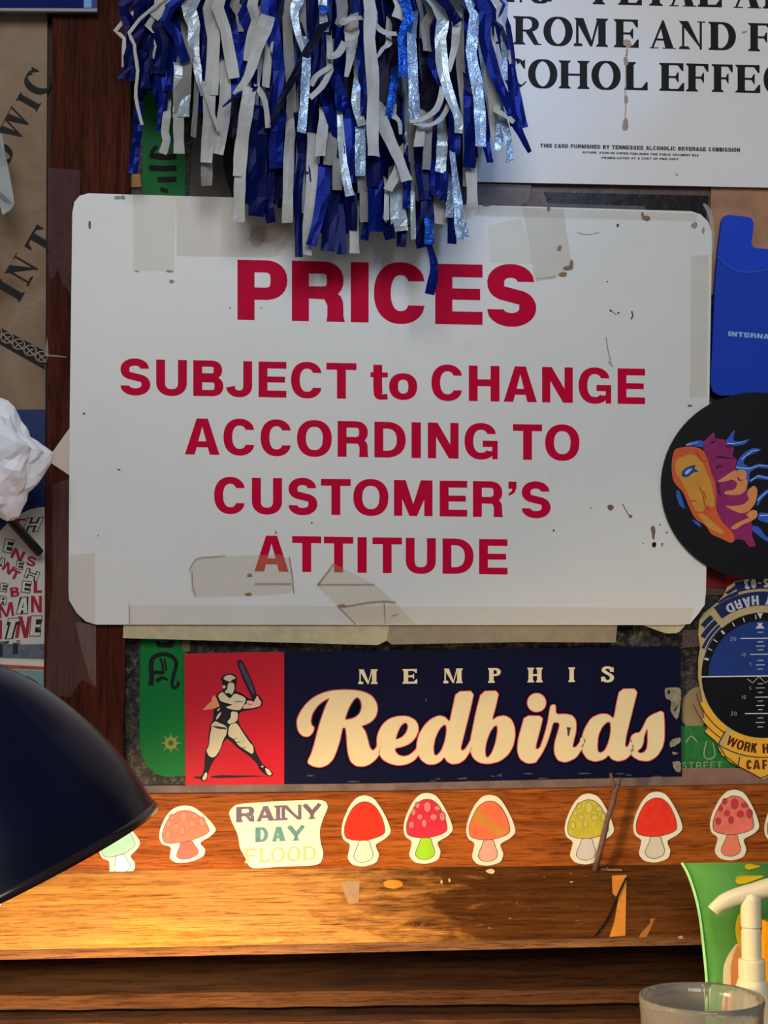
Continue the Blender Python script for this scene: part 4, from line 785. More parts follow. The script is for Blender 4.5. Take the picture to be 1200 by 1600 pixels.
# ================================================================== RAIL STICKERS
KD = .0092
MO = [(215, 80), (265, 95), (310, 160), (345, 230), (361, 285), (330, 320), (275, 350), (277, 370), (295, 405), (282, 452), (215, 475), (150, 468), (118, 430), (130, 380), (135, 350), (95, 325), (85, 280), (95, 220), (130, 140), (170, 92)]
MC = [(195, 116), (240, 118), (280, 150), (315, 215), (330, 285), (300, 308), (230, 330), (150, 330), (105, 315), (100, 260), (120, 200), (150, 145)]
MS = [(180, 331), (240, 329), (245, 360), (262, 400), (256, 432), (215, 452), (175, 448), (152, 425), (160, 392), (176, 360)]
SP = [(160, 150, 14, 18), (215, 160, 20, 30), (270, 165, 18, 14), (140, 190, 12, 18), (175, 215, 16, 16), (250, 215, 20, 18), (300, 210, 18, 26), (130, 260, 15, 20), (200, 250, 15, 22)]
def mushroom(cx, cy, rot, cap, stem, label, spots=None, band_=None, sx=1.0, sy=1.0):
    a = math.radians(rot); c_, s_ = math.cos(a), math.sin(a)
    def T(p): return [(cx+((x-222)/3.529*sx)*c_-((y-280)/3.529*sy)*s_, cy+((x-222)/3.529*sx)*s_+((y-280)/3.529*sy)*c_) for x, y in p]
    th = thing('mushroom_sticker', label, 'sticker', at(cx, cy+55, KD), 'mushroom stickers along the wooden rail')
    sheet('paper_backing', [chaikin(T(MO), 2)], col((226, 220, 196), .5, .04), KD, th, thick=.0006)
    sheet('cap', [chaikin(T(MC), 2)], col(cap, .5, .22, 140), KD+LY, th)
    sheet('stem', [chaikin(T(MS), 2)], col(stem, .5, .06), KD+LY, th)
    sheet('ink_outline', [ring(chaikin(T(MC), 2), .9), ring(chaikin(T(MS), 2), .8)], col((92, 70, 58), .6), KD+3*LY, th)
    if spots:
        sheet('spot', [[circ(*T([(x, y)])[0], rx/3.529, ry/3.529, 12)] for x, y, rx, ry in SP], col(spots, .5), KD+2*LY, th)
        sheet('spot_outline', [ring(circ(*T([(x, y)])[0], rx/3.529, ry/3.529, 12), .6) for x, y, rx, ry in SP], col(tuple(int(q*.6) for q in cap), .6), KD+3*LY, th)
    if band_:
        sheet('colour_band', [chaikin(T([(150, 160), (190, 200), (260, 250), (328, 282), (270, 318), (200, 262), (130, 230), (120, 205)]))], col(band_, .5, .1), KD+2*LY, th)
    return th
mushroom(187, 1324, -14, (150, 210, 165), (180, 220, 236), 'pale green mushroom sticker half hidden under the lamp rim', sx=.85, sy=.82)
mushroom(293, 1303, -9, (214, 112, 82), (208, 96, 78), 'salmon spotted mushroom sticker with pink stem, tilted, left of the rainy day sticker', spots=(222, 130, 104), sx=1.16, sy=.80)
mushroom(572, 1299, 0, (206, 44, 24), (222, 216, 184), 'red mushroom sticker with cream stem, just right of the rainy day sticker')
mushroom(669, 1295, 1, (196, 40, 62), (150, 200, 40), 'crimson spotted mushroom sticker with lime green stem', spots=(216, 120, 110))
mushroom(767, 1298, 1, (222, 106, 66), (214, 158, 142), 'orange and ochre striped mushroom sticker with pink stem', band_=(190, 128, 50))
mushroom(921, 1296, 2, (190, 178, 56), (206, 200, 190), 'yellow spotted mushroom sticker behind the twig', spots=(196, 186, 90))
mushroom(1028, 1293, 1, (214, 50, 30), (206, 200, 176), 'red mushroom sticker with cream stem, right of the twig')
mushroom(1148, 1290, 3, (216, 112, 96), (222, 124, 100), 'pink mushroom sticker with dark pink spots, near the right edge', spots=(190, 54, 60))
mushroom(1233, 1296, 0, (190, 150, 150), (190, 170, 180), 'mushroom sticker cut by the right edge of the photo')
rd_ = thing('text_sticker', 'cream cut-out sticker with three lines of lettering between mushroom stickers', 'sticker', at(436, 1356, KD))
S3 = lambda p: Z(140, 1220, 3, p)
sheet('paper_backing', [chaikin(S3([(665, 130), (690, 108), (900, 95), (1080, 88), (1110, 100), (1118, 125), (1095, 175), (1078, 230), (1082, 290), (1098, 340), (1085, 385), (1050, 398), (900, 402), (770, 412), (745, 400), (725, 350), (705, 320), (695, 250), (665, 190), (652, 150)]), 2)], col((228, 222, 190), .5, .04), KD, rd_, thick=.0005)
sheet('rainy_lettering', row([('R', 369, 398), ('A', 401, 429), ('I', 428, 441), ('N', 440, 471), ('Y', 472, 503)], 369, 1285, 1261, 503, 1279, 1256, lambda c, W_, *a: sans(c, W_, .27, .17)+[[(q_[0], .40+.6*q_[1]) for q_ in p_] for p_ in serif('V', W_, .26)]+[box(W_/2-.13, 0, W_/2+.13, .5), box(W_/2-.24, 0, W_/2+.24, .09)] if c == 'Y' else (sans(c, W_, .25, .16) if c != 'I' else [])+serif(c, W_, *a), .28, .12, .09), col((104, 88, 106), .5, .3, 200), KD+LY, rd_)
sheet('day_lettering', row([('D', 399, 419), ('A', 425, 446)], 399, 1316, 1293, 478, 1313, 1290, lambda c, W_, *a: sans(c, W_, .27, .16)+serif(c, W_, *a), .28, .12, .09)+row([('Y', 448, 477)], 399, 1316, 1293, 478, 1313, 1290, lambda c, W_, *a: sans(c, W_, .27, .17)+[[(q_[0], .40+.6*q_[1]) for q_ in p_] for p_ in serif('V', W_, .26)]+[box(W_/2-.13, 0, W_/2+.13, .5), box(W_/2-.24, 0, W_/2+.24, .09)], .28), col((86, 130, 124), .5, .3, 200), KD+LY, rd_)
sheet('flood_lettering', row([('F', 382, 402), ('L', 404, 421), ('O', 423, 446), ('O', 448, 470), ('D', 472, 494)], 382, 1349, 1326, 494, 1344, 1321, serif, .22, .12, .09), col((196, 184, 128), .5), KD+LY, rd_)

# twig, and a thin dark line on the ledge
_A = at(600, f1(600), .009); _B = at(600, f2(600)-2.5, DF-.001); _C = at(0, f1(0), .009)
_N = (_B-_A).cross(_C-_A).normalized(); _N = _N if _N.y < 0 else -_N
def lp(x, y, lift=0.0):
    v = FW*FPX+RT*(x-600)+UP*(800-y)
    return CAM+v*((_A+_N*lift-CAM).dot(_N)/v.dot(_N))
bm = bmesh.new()
tube(bm, [at(968, 1224, .018), at(961, 1236, .018), at(957, 1256, .0185), at(948, 1284, .0185), at(942, 1312, .0185), at(935, 1336, .018), at(930, 1360, .0155)], [.0009, .0015, .0017, .0015, .0018, .0015, .0019], 8)
tube(bm, [at(961, 1234, .018), at(957, 1222, .017), at(954, 1208, .016)], [.0013, .0012, .0008], 6)
tube(bm, [at(966, 1225, .018), at(969, 1215, .019)], [.0014, .0008], 6)
tw = link('twig', bm, col((104, 78, 66), .75, .3, 200, bmp=.6), smooth=True); tag(tw, 'thin grey-brown twig standing on the ledge in front of the yellow mushroom sticker', 'twig')
bm = bmesh.new()
tube(bm, [lp(978, 1372, .001), lp(965, 1400, .001), lp(948, 1438, .001), lp(930, 1462, .001)], [.0006, .0007, .0007, .0004], 6)
tw = link('twig', bm, col((40, 20, 12), .7)); tag(tw, 'hair-thin dark twig lying across the tape on the ledge', 'twig')  # drawn as a hair-thin dark line across the ledge
def on_ledge(name, label, pts, c, cat_, alpha=1, thick=.0002, lift=.0005, bmp=.3):
    bm_ = bmesh.new(); tri = tri_fill(bm_, [[lp(x, y, lift) for x, y in pts]])
    o_ = link(name, bm_, col(c, .5, .15, 200, alpha=alpha, bmp=bmp)); tag(o_, label, cat_)
    return o_
on_ledge('tape_strip', 'yellow masking tape strip across the ledge below the twig', [(956, 1368), (979, 1367), (977, 1462), (952, 1464), (960, 1440), (966, 1405), (957, 1395)], (206, 132, 52), 'tape')
on_ledge('tape_strip', 'pale worn tape scrap on the ledge below the rainy day sticker', [(532, 1378), (562, 1376), (560, 1410), (545, 1413)], (200, 170, 126), 'tape', .5)
on_ledge('bare_patch', 'rounded orange bare patch on the ledge below the left red mushroom sticker', chaikin([(598, 1378), (612, 1374), (628, 1377), (630, 1384), (618, 1389), (602, 1387)]), (226, 132, 44), 'mark')
on_ledge('bare_patch', 'slanted tan scrape on the ledge near the green pouch', [(1015, 1436), (1024, 1434), (1000, 1460), (998, 1466), (1010, 1464), (1018, 1448)], (160, 98, 48), 'mark')
on_ledge('paper_chip', 'tiny cream paper chip on the ledge under the striped mushroom sticker', chaikin([(758, 1360), (768, 1357), (774, 1361), (770, 1366), (762, 1364)]), (220, 196, 140), 'paper')
on_ledge('wood_splinter', 'pale wood splinter on the ledge to the right of the twig foot', [(938, 1357), (972, 1358), (972, 1361), (940, 1360)], (150, 112, 90), 'splinter')
random.seed(31)
for k, (x, y) in enumerate([(1064, 1465), (690, 1378), (702, 1376), (893, 1378)]):
    on_ledge('wood_chip', ['cream chip on the ledge beside the green pouch', 'left of two cream chips on the ledge under the lime-stemmed mushroom', 'right of two cream chips on the ledge under the lime-stemmed mushroom', 'cream chip on the ledge left of the twig'][k], blob(x, y, [9, 3, 3, 5][k]*.6, [4, 5, 5, 2][k]*.6), (214, 180, 126), 'chip', lift=.0008)

# ================================================================== POMPOM
pm = thing('pompom', 'hanging pompom of blue and silver-white foil streamers in front of the sign', 'pompom', at(500, -150, .045))
def foil(name, base, metal, rough, bscale=45, bstr=.22):
    m, t, b = nt(name); v = coords(t, 1)
    f = noise_n(t, v, 35, 4); b.inputs['Metallic'].default_value = metal; b.inputs['Roughness'].default_value = rough
    t.links.new(ramp(t, f, [(.3, tuple(x*.75 for x in base)), (.7, tuple(min(1, x*1.15) for x in base))]), b.inputs['Base Color'])
    b.inputs['Specular IOR Level'].default_value = .07
    bump(t, noise_n(t, v, bscale, 4, .6, .6), b, bstr, .003); return m
FB = foil('blue_foil', (.003, .011, .135), .3, .30); FB2 = foil('deep_blue_foil', (.002, .005, .06), .2, .33); FD = foil('dark_foil', (.008, .007, .022), .1, .38)
FW_ = foil('white_foil', (.50, .49, .46), .0, .45, 30, .15); FS = foil('silver_foil', (.50, .58, .62), .35, .33, 90, .5); FG = foil('grey_foil', (.26, .25, .24), .0, .55, 40, .35)
FBR = foil('blue_glint_foil', (.02, .10, .52), .75, .25, 160, 1.0); FPB = foil('pale_glint_foil', (.42, .56, .78), .5, .28, 160, 1.0)  # strip glints put into the colour as brighter and paler blue
MT = {'b': FB, 'n': FB2, 'd': FD, 'w': FW_, 's': FS, 'g': FG, 'B': FBR, 'p': FPB}
random.seed(17)
NS = 0
def ribbon(code, pts, w, dfront, w1=None, root=True, tw=None):
    """one streamer: pts = photo track, hangs from the hub; twisted, slightly cupped strip"""
    global NS
    P = [(x, y, dfront+random.uniform(-.002, .002), w if w1 is None else w+(w1-w)*i/(len(pts)-1)) for i, (x, y) in enumerate(pts)]
    x0, y0 = pts[0]
    if y0 > 30:   # upper run passes behind the front layer
        P = [(x0+(x0-500)*-.04+random.uniform(-5, 5), min(y0-50, -20) if y0 < 90 else y0-85, .024, w*.8), (x0, y0-12, dfront-.008, w)]+P
        if y0 >= 90: P = [(500+(P[0][0]-500)*.85, -20, .022, w*.8)]+P
    if root:
        a = P[0]; P = [(500+(a[0]-500)*.35, -118, .045, w*.6)]+P
    s = cat(P, 3); bm_ = bmesh.new(); rows_ = []
    ph = random.uniform(0, 6.28); am = tw if tw is not None else random.uniform(.15, .6); n = len(s)
    pts3 = [at(q[0], q[1], q[2]) for q in s]
    for i, q in enumerate(s):
        p = pts3[i]; tg = (pts3[min(i+1, n-1)]-pts3[max(i-1, 0)]).normalized()
        side = tg.cross(Vector((0, -1, 0))); side = side.normalized() if side.length > 1e-4 else Vector((1, 0, 0))
        nr = side.cross(tg).normalized()
        th_ = am*math.sin(ph+i*.55); half = q[3]*.000385*(0.97+.06*math.sin(i*1.7+ph))/2/max(.75, math.cos(th_))
        sd = side*math.cos(th_)+nr*math.sin(th_); cup = nr*half*.22*math.sin(ph*2+i*.9)
        rows_.append([bm_.verts.new(p-sd*half), bm_.verts.new(p+cup), bm_.verts.new(p+sd*half)])
    for A, B in zip(rows_, rows_[1:]):
        for i in range(2): bm_.faces.new((A[i], A[i+1], B[i+1], B[i]))
    NS += 1
    return link('streamer', bm_, MT[code], pm, smooth=False, fix=False)
E = [ # code, track, width, depth(mm), end width
 ('w', [(264, -10), (250, 14), (240, 27)], 17, 40), ('w', [(246, 26), (248, 50), (241, 92)], 17, 39, 8), ('s', [(305, -10), (303, 40), (303, 75), (310, 115), (318, 150)], 23, 42, 8),
 ('b', [(266, 12), (277, 55), (290, 97)], 15, 44), ('n', [(260, 20), (254, 70), (248, 115)], 19, 40), ('b', [(250, 110), (255, 160), (248, 205)], 19, 38, 9), ('n', [(232, -10), (231, 50), (240, 115)], 22, 37), ('n', [(208, -10), (203, 40), (212, 100)], 17, 38), ('n', [(226, 80), (208, 104), (186, 124)], 13, 40, 7),
 ('b', [(216, 195), (212, 230), (207, 271)], 14, 34), ('w', [(218, 30), (210, 70), (215, 110), (212, 150), (222, 195)], 5, 43), ('w', [(195, 30), (194, 60), (193, 105)], 6, 36), ('w', [(261, 176), (258, 205), (260, 220), (254, 240)], 12, 41),
 ('n', [(323, -8), (321, 70), (319, 135)], 11, 40), ('w', [(336, -10), (334, 60), (330, 150)], 20, 44), ('w', [(346, -10), (352, 45), (366, 122)], 17, 48), ('w', [(350, 100), (352, 160), (340, 241)], 18, 43),
 ('g', [(290, 60), (285, 120), (284, 180)], 28, 40, 25), ('s', [(285, 105), (284, 150), (282, 183)], 25, 42), ('w', [(279, 178), (279, 210), (280, 240)], 16, 41), ('w', [(327, 150), (326, 200), (322, 254)], 18, 46), ('g', [(324, 240), (323, 265), (323, 290)], 17, 42), ('g', [(308, 120), (306, 160), (302, 214)], 8, 38), ('w', [(318, 136), (326, 160), (342, 205)], 6, 49),
 ('b', [(380, 30), (376, 80), (372, 150)], 22, 40), ('g', [(370, -10), (376, 20), (380, 50)], 16, 38), ('w', [(398, -10), (400, 30), (392, 60), (388, 96)], 15, 44), ('w', [(417, 32), (402, 75), (388, 118), (368, 149)], 22, 50, 10), ('n', [(397, 137), (372, 148), (348, 167)], 9, 51, 3),
 ('w', [(390, 138), (384, 180), (377, 230), (374, 276)], 20, 48), ('w', [(375, 272), (374, 310), (373, 347)], 17, 46), ('w', [(421, 66), (418, 100), (415, 136)], 12, 44), ('b', [(421, -10), (428, 60), (436, 110), (430, 180), (424, 202)], 25, 46, 9), ('n', [(405, 172), (400, 230), (402, 290), (400, 338)], 33, 42, 24), ('n', [(418, 315), (424, 348)], 15, 40),
 ('s', [(470, -10), (460, 15), (465, 50), (475, 84)], 17, 47, 6), ('p', [(479, 95), (476, 150), (471, 207)], 13, 55), ('d', [(506, 38), (480, 80), (458, 122), (438, 160), (424, 195)], 15, 52, 6), ('w', [(514, 105), (495, 118), (486, 134)], 8, 54), ('w', [(516, 110), (503, 135), (484, 153)], 9, 53), ('w', [(402, 135), (414, 158), (419, 200)], 8, 49),
 ('b', [(437, 182), (431, 220), (431, 263)], 21, 46), ('w', [(456, 190), (452, 230), (450, 300), (449, 348)], 16, 41), ('n', [(466, 180), (471, 240), (466, 300), (467, 402)], 13, 44, 11), ('w', [(490, 215), (488, 280), (482, 350), (479, 398)], 20, 42, 15), ('b', [(508, 262), (502, 320), (486, 384)], 22, 45, 15), ('n', [(521, 250), (516, 330), (512, 393)], 26, 44, 20), ('n', [(528, 320), (534, 397)], 17, 43),
 ('w', [(507, 178), (503, 212), (500, 244)], 16, 48), ('g', [(517, 210), (515, 258)], 20, 46), ('g', [(528, 250), (527, 297)], 15, 47), ('b', [(512, 165), (522, 200), (530, 235)], 17, 47, 8), ('s', [(531, 180), (535, 240), (541, 280), (547, 306)], 9, 50, 15), ('b', [(548, 170), (550, 230), (552, 286)], 24, 48), ('w', [(553, 325), (554, 396)], 15, 42), ('n', [(549, 300), (550, 360)], 16, 44),
 ('w', [(575, -10), (577, 60), (583, 130), (582, 200), (584, 244)], 18, 62), ('w', [(621, -10), (622, 30)], 20, 54), ('B', [(634, 5), (630, 60), (632, 120)], 17, 56), ('p', [(643, 60), (646, 130), (648, 187)], 15, 58), ('B', [(617, 120), (611, 160), (604, 195)], 14, 54, 9), ('w', [(535, 36), (548, 29), (566, 28)], 8, 56), ('w', [(515, 87), (528, 84), (539, 66)], 9, 55, 12), ('w', [(549, 55), (548, 85), (541, 120)], 22, 53, 6), ('w', [(586, 38), (600, 50), (620, 53)], 8, 56), ('w', [(607, 68), (598, 76), (589, 90)], 10, 55, 4),
 ('b', [(563, 78), (567, 130), (570, 180)], 13, 54), ('s', [(560, 125), (556, 158), (566, 196)], 14, 53), ('s', [(504, -10), (505, 25), (508, 50)], 12, 50), ('B', [(505, -10), (507, 20)], 16, 52), ('g', [(535, 10), (527, 40)], 18, 50, 10), ('b', [(521, 120), (534, 148), (533, 175)], 16, 52),
 ('w', [(692, 140), (682, 170), (660, 186), (640, 190)], 11, 62, 5), ('w', [(700, 166), (688, 186), (668, 196), (645, 192)], 8, 61, 5), ('s', [(682, 8), (688, 60), (692, 110), (705, 155), (716, 185), (716, 208)], 19, 63, 12), ('w', [(713, 45), (710, 75), (700, 112)], 14, 60, 8), ('n', [(690, 0), (705, 18), (716, 36)], 16, 64), ('g', [(668, 0), (664, 40), (668, 80)], 14, 52),
 ('p', [(730, -10), (736, 80), (745, 130), (750, 180), (751, 229)], 17, 60), ('b', [(744, -10), (757, 60), (775, 120), (795, 165), (806, 195)], 18, 62, 17), ('b', [(806, 193), (818, 218), (828, 238)], 16, 60, 7), ('w', [(752, 30), (765, 120), (774, 190), (777, 222)], 13, 54), ('p', [(768, 105), (779, 160), (793, 215), (797, 254)], 12, 56), ('p', [(782, 190), (780, 215), (778, 235)], 12, 55), ('b', [(802, 105), (809, 150), (818, 200)], 7, 62, 14), ('w', [(764, -10), (780, 30), (792, 70), (798, 100)], 12, 58, 4), ('b', [(773, -10), (777, 25)], 6, 58), ('n', [(766, 30), (784, 46), (796, 78)], 9, 61, 6), ('w', [(776, 172), (790, 180), (803, 191)], 11, 63, 7), ('b', [(759, 222), (766, 254)], 12, 52), ('p', [(786, 50), (788, 90), (790, 125)], 8, 57), ('b', [(733, 150), (736, 210), (733, 262)], 19, 54),
 ('n', [(583, 240), (583, 292)], 20, 56), ('b', [(586, 285), (586, 362)], 23, 54), ('b', [(574, 345), (569, 375)], 12, 50), ('n', [(601, 325), (610, 374)], 16, 50), ('w', [(596, 186), (610, 220), (624, 250), (636, 283)], 17, 60), ('w', [(623, 262), (615, 280), (606, 297)], 14, 58), ('p', [(563, 208), (563, 275)], 15, 55), ('g', [(567, 268), (567, 302)], 16, 52), ('g', [(570, 300), (571, 347)], 16, 50), ('s', [(620, 290), (622, 330), (625, 361)], 25, 52), ('n', [(628, 355), (627, 386)], 14, 49), ('b', [(636, 285), (636, 325)], 13, 54),
 ('w', [(658, 196), (654, 229)], 14, 57), ('g', [(669, 198), (668, 230), (666, 265)], 13, 55), ('s', [(691, 220), (690, 245), (688, 269)], 16, 56), ('b', [(710, 208), (711, 242)], 17, 60), ('p', [(707, 242), (714, 300), (718, 340), (724, 375)], 9, 62, 19), ('b', [(707, 330), (706, 381)], 15, 50), ('p', [(703, 300), (702, 340)], 12, 54), ('B', [(670, 342), (671, 382)], 14, 55), ('b', [(669, 378), (677, 405), (678, 428), (671, 460)], 10, 54, 15), ('w', [(736, 262), (738, 310), (737, 328)], 17, 50), ('w', [(684, 305), (688, 350)], 20, 46), ('n', [(655, 335), (660, 387)], 17, 48), ('s', [(645, 305), (646, 374)], 7, 54),
 ('n', [(658, 260), (664, 312)], 20, 55), ('b', [(679, 258), (680, 304)], 15, 56), ('b', [(694, 268), (692, 313)], 13, 54), ('n', [(667, 300), (668, 345)], 20, 53), ('w', [(604, 305), (604, 344)], 7, 56), ('w', [(614, 180), (624, 190), (626, 210)], 10, 54, 5), ('d', [(606, 60), (608, 120), (606, 180)], 30, 46), ('d', [(668, 70), (672, 120), (668, 170)], 26, 46), ('b', [(675, 100), (692, 130), (696, 165)], 14, 58), ('w', [(603, 340), (606, 345)], 8, 55)]
for e in E: ribbon(e[0], e[1], e[2], e[3]*MM, e[4] if len(e) > 4 else None)
# fill behind: lower envelope of the bunch
ENV = [(200, 120), (230, 170), (250, 170), (300, 200), (330, 215), (362, 220), (380, 325), (420, 318), (460, 345), (500, 372), (540, 372), (570, 352), (610, 352), (650, 360), (700, 350), (735, 290), (752, 215), (775, 180), (790, 120)]
def env(x):
    for (a, ya), (c, yc) in zip(ENV, ENV[1:]):
        if a <= x <= c: return ya+(yc-ya)*(x-a)/(c-a)
    return 150
random.seed(41)
for k in range(165):
    x = random.choice([random.uniform(375, 745), random.uniform(375, 745), random.uniform(440, 720), random.uniform(205, 375)]) if k > 60 else 380+(k*6.0)
    ye = env(x)*random.uniform(.62, 1.0) if k > 60 else env(x)-random.uniform(2, 22)
    x0 = x+(500-x)*.10+random.uniform(-8, 8)
    code = random.choices(['b', 'n', 'd', 'w', 'g', 's'], [4, 5, 3, 2.2, 2, .8])[0]
    if x < 380: code = random.choice('nndb')
    if k <= 60: code = random.choices(['b', 'n', 'd', 'g'], [3, 4, 2, 1])[0]
    ribbon(code, [(x0, -15), (x0+(x-x0)*.5+random.uniform(-6, 6), ye*.35), (x+random.uniform(-5, 5), ye*.7), (x, ye)], random.uniform(12, 19), random.uniform(.020, .040))
bm = bmesh.new(); lathe(bm, [(.004, 0), (.020, .002), (.024, .012), (.020, .022), (.006, .026)], at(500, -128, .045)+Vector((0, 0, -.004)), Vector((0, 0, 1)), 24, True, True)
link('binding', bm, col((20, 30, 110), .4), pm, smooth=True)
bm = bmesh.new(); tube(bm, [at(500, -190, .045), at(500, -230, .03), at(505, -262, .004)], .0015, 8); link('hanging_cord', bm, col((220, 220, 220), .6), pm)

# ================================================================== DESK LAMP
LD = .25; K = (DIST-LD)/FPX
C0 = at(-47, 1393, LD)
wv = (CAM-C0).normalized()
img = (-.395*RT+.92*UP); img = (img-wv*img.dot(wv)).normalized()
tl = math.radians(5.4)
AX = (img*math.cos(tl)+wv*math.sin(tl)).normalized()
lamp = thing('desk_lamp', 'black glossy dome-shaded desk lamp glowing downward at the lower left', 'lamp', Vector((C0.x-.17, C0.y+.02, CZ)))
prof = [(300, 0), (298, 10), (290, 60), (275, 112), (257, 158), (234, 205), (206, 250), (176, 288), (145, 318), (115, 340), (90, 354), (72, 363), (60, 368), (56, 430), (48, 446), (20, 450)]
Mlamp = col((7, 9, 26), .32, .3, 30, coat=.10, spec=.12)
Mlampi, t, b = nt('lamp_inner_white'); b.inputs['Base Color'].default_value = (.75, .72, .66, 1); b.inputs['Roughness'].default_value = .5
nn = noise_n(t, coords(t, 1), 40); bump(t, nn, b, .1)
prof_s = cat(prof[:12], 4)+prof[12:]
bm = bmesh.new(); lathe(bm, [(r*K, h*K) for r, h in prof_s], C0, AX, 72, cap1=True)
link('lamp_shade', bm, Mlamp, lamp, smooth=True)
bm = bmesh.new(); lathe(bm, [((r-4)*K, h*K) for r, h in prof[:11]]+[(.002, 356*K)], C0, AX, 72)
link('shade_lining', bm, Mlampi, lamp, smooth=True)
bm = bmesh.new(); lathe(bm, [((296)*K, -.0006), (301*K, -.0010), (302.5*K, .0012), (299*K, .0026)], C0, AX, 72)
link('shade_rim', bm, col((30, 14, 12), .3, coat=.6), lamp, smooth=True)
BC = C0+AX*.011
bm = bmesh.new(); lathe(bm, [(.002, -.026), (.010, -.020), (.017, -.012), (.0195, -.002), (.018, .010), (.013, .022), (.010, .034), (.010, .052)], BC, AX, 24, True, True)
Mb, t, b = nt('bulb_glow'); b.inputs['Base Color'].default_value = (.9, .85, .75, 1)
b.inputs['Emission Color'].default_value = (*BULB_COL, 1); b.inputs['Emission Strength'].default_value = BULB_STRENGTH
link('bulb', bm, Mb, lamp, smooth=True)
bm = bmesh.new(); lathe(bm, [(.013, .055), (.016, .058), (.016, .105)], BC, AX, 20, True, True); link('bulb_socket', bm, col((200, 190, 170), .5), lamp, smooth=False)
top = C0+AX*450*K; base = Vector((C0.x-.17, C0.y+.02, CZ))
bm = bmesh.new(); tube(bm, cat([tuple(top-AX*.004), tuple(top+AX*.03), (top.x-.05, top.y, top.z+.035), (base.x+.01, base.y, top.z-.03), (base.x, base.y, base.z+.08), (base.x, base.y, base.z+.015)], 6), .006, 12)
link('arm', bm, col((16, 16, 22), .3, coat=.4), lamp, smooth=True)
bm = bmesh.new(); lathe(bm, [(.075, 0), (.078, .004), (.074, .014), (.02, .020), (.008, .024)], base, Vector((0, 0, 1)), 40, True, True)
link('base', bm, col((16, 16, 22), .3, coat=.4), lamp, smooth=True)

# ================================================================== GREEN POUCH, PUMP BOTTLE, GLASS
pd_ = .062
gpz = thing('green_pouch', 'green pouch with yellow drops and long pale ear drawing, behind the pump bottle', 'pouch', at(1180, 1880, pd_))
edge = cat([(1065, 1348), (1075, 1366), (1086, 1398), (1093, 1430), (1098, 1470), (1103, 1520), (1106, 1570), (1112, 1700), (1118, 1880)], 5)
def pouch_d(x, y): return .010*math.sin(max(0, min(1, (x-1065)/170))*math.pi)+.0015*math.sin(y*.05)
def strips(name, loop_l, xr, mat, parent, d, nx=10):
    bm_ = bmesh.new(); R_ = []
    for (x, y) in loop_l: R_.append([bm_.verts.new(at(x+(xr-x)*i/nx, y, d+pouch_d(x+(xr-x)*i/nx, y))) for i in range(nx+1)])
    for A, B in zip(R_, R_[1:]):
        for i in range(nx): bm_.faces.new((A[i], A[i+1], B[i+1], B[i]))
    bmesh.ops.solidify(bm_, geom=bm_.faces[:], thickness=.0008)
    return link(name, bm_, mat, parent, smooth=True)
strips('film', edge, 1290, col((112, 188, 92), .4, .08, 40, bmp=.25), gpz, pd_)
def on_pouch(name, pts, c, lay=1):
    pts = [q for q in pts]; bm_ = bmesh.new()
    # subdivide into horizontal slices so that it follows the curve
    tri_fill(bm_, [[at(x, y, pd_+.0006+lay*.0002+pouch_d(x, y)) for x, y in pts]])
    o_ = link(name, bm_, col(c, .45, .08), gpz); return o_
e1 = Z(980, 1330, 5.4545, [(0, 0)])
q5 = lambda p: Z(980, 1330, 5.4545, p)
strips('side_seam', [(x, y) for x, y in edge], 1, col((120, 200, 110), .4), gpz, pd_) if False else None
on_pouch('edge_seam', line(edge[:34], 4), (158, 216, 140))
on_pouch('yellow_drop', chaikin(q5([(1000, 125), (1020, 108), (1060, 108), (1150, 128), (1070, 150), (1030, 160), (1005, 145)])), (226, 190, 30))
on_pouch('yellow_drop', chaikin(q5([(918, 250), (935, 215), (990, 205), (1190, 208), (1080, 250), (1000, 278), (940, 280)])), (226, 190, 30))
on_pouch('yellow_disc', circ(1164, 1452, 15, 31, 30), (236, 206, 40))
on_pouch('yellow_disc_core', circ(1166, 1452, 10, 26, 30), (232, 180, 10), 2)
on_pouch('ear', chaikin(q5([(820, 1250), (815, 1100), (820, 980), (860, 880), (940, 775), (975, 830), (980, 880), (960, 1000), (940, 1130), (935, 1250), (960, 1473), (860, 1473)])), (232, 216, 172))
on_pouch('ear_inner', chaikin(q5([(865, 1250), (885, 1100), (880, 980), (905, 880), (945, 785), (970, 850), (965, 950), (940, 1100), (905, 1240), (880, 1400), (850, 1473)])), (212, 142, 82), 2)
orange = tag(sheet('orange_carton', [[(1197, 1440), (1290, 1440), (1290, 1885), (1184, 1885), (1190, 1600)]], col((236, 160, 24), .45), .085, thick=.006), 'orange-yellow carton at the right edge behind the pump bottle', 'carton')
# pump bottle
Mc = col((226, 214, 176), .35, .03, coat=.2)
bx = at(1181, 1880, .108); axz = Vector((0, 0, 1)); Kb = (DIST-.108)/FPX
def hz(y): return at(1181, y, .108).z-bx.z
pb = thing('pump_bottle', 'cream plastic pump bottle with curved spout, right edge behind the glass', 'bottle', Vector((bx.x, bx.y, CZ)))
H0 = CZ-bx.z
bm = bmesh.new(); lathe(bm, [(.004, H0), (.0125, H0+.002), (.0135, H0+.005), (.0135, hz(1700)), (.0120, hz(1620)), (.0098, hz(1570)), (.0082, hz(1540)), (.0072, hz(1531)), (.0062, hz(1528))], bx, axz, 40, True, True)
link('body', bm, Mc, pb, smooth=True)
bm = bmesh.new(); lathe(bm, [(.0064, hz(1531)), (.0069, hz(1528)), (.0069, hz(1501)), (.0064, hz(1498)), (.003, hz(1497))], bx, axz, 36, True, True)
link('collar', bm, Mc, pb, smooth=False)
bm = bmesh.new(); lathe(bm, [(.0051, hz(1500)), (.0051, hz(1454)), (.0047, hz(1452)), (.0047, hz(1449)), (.0053, hz(1447)), (.0053, hz(1404)), (.0045, hz(1396))], bx, axz, 28, True, True)
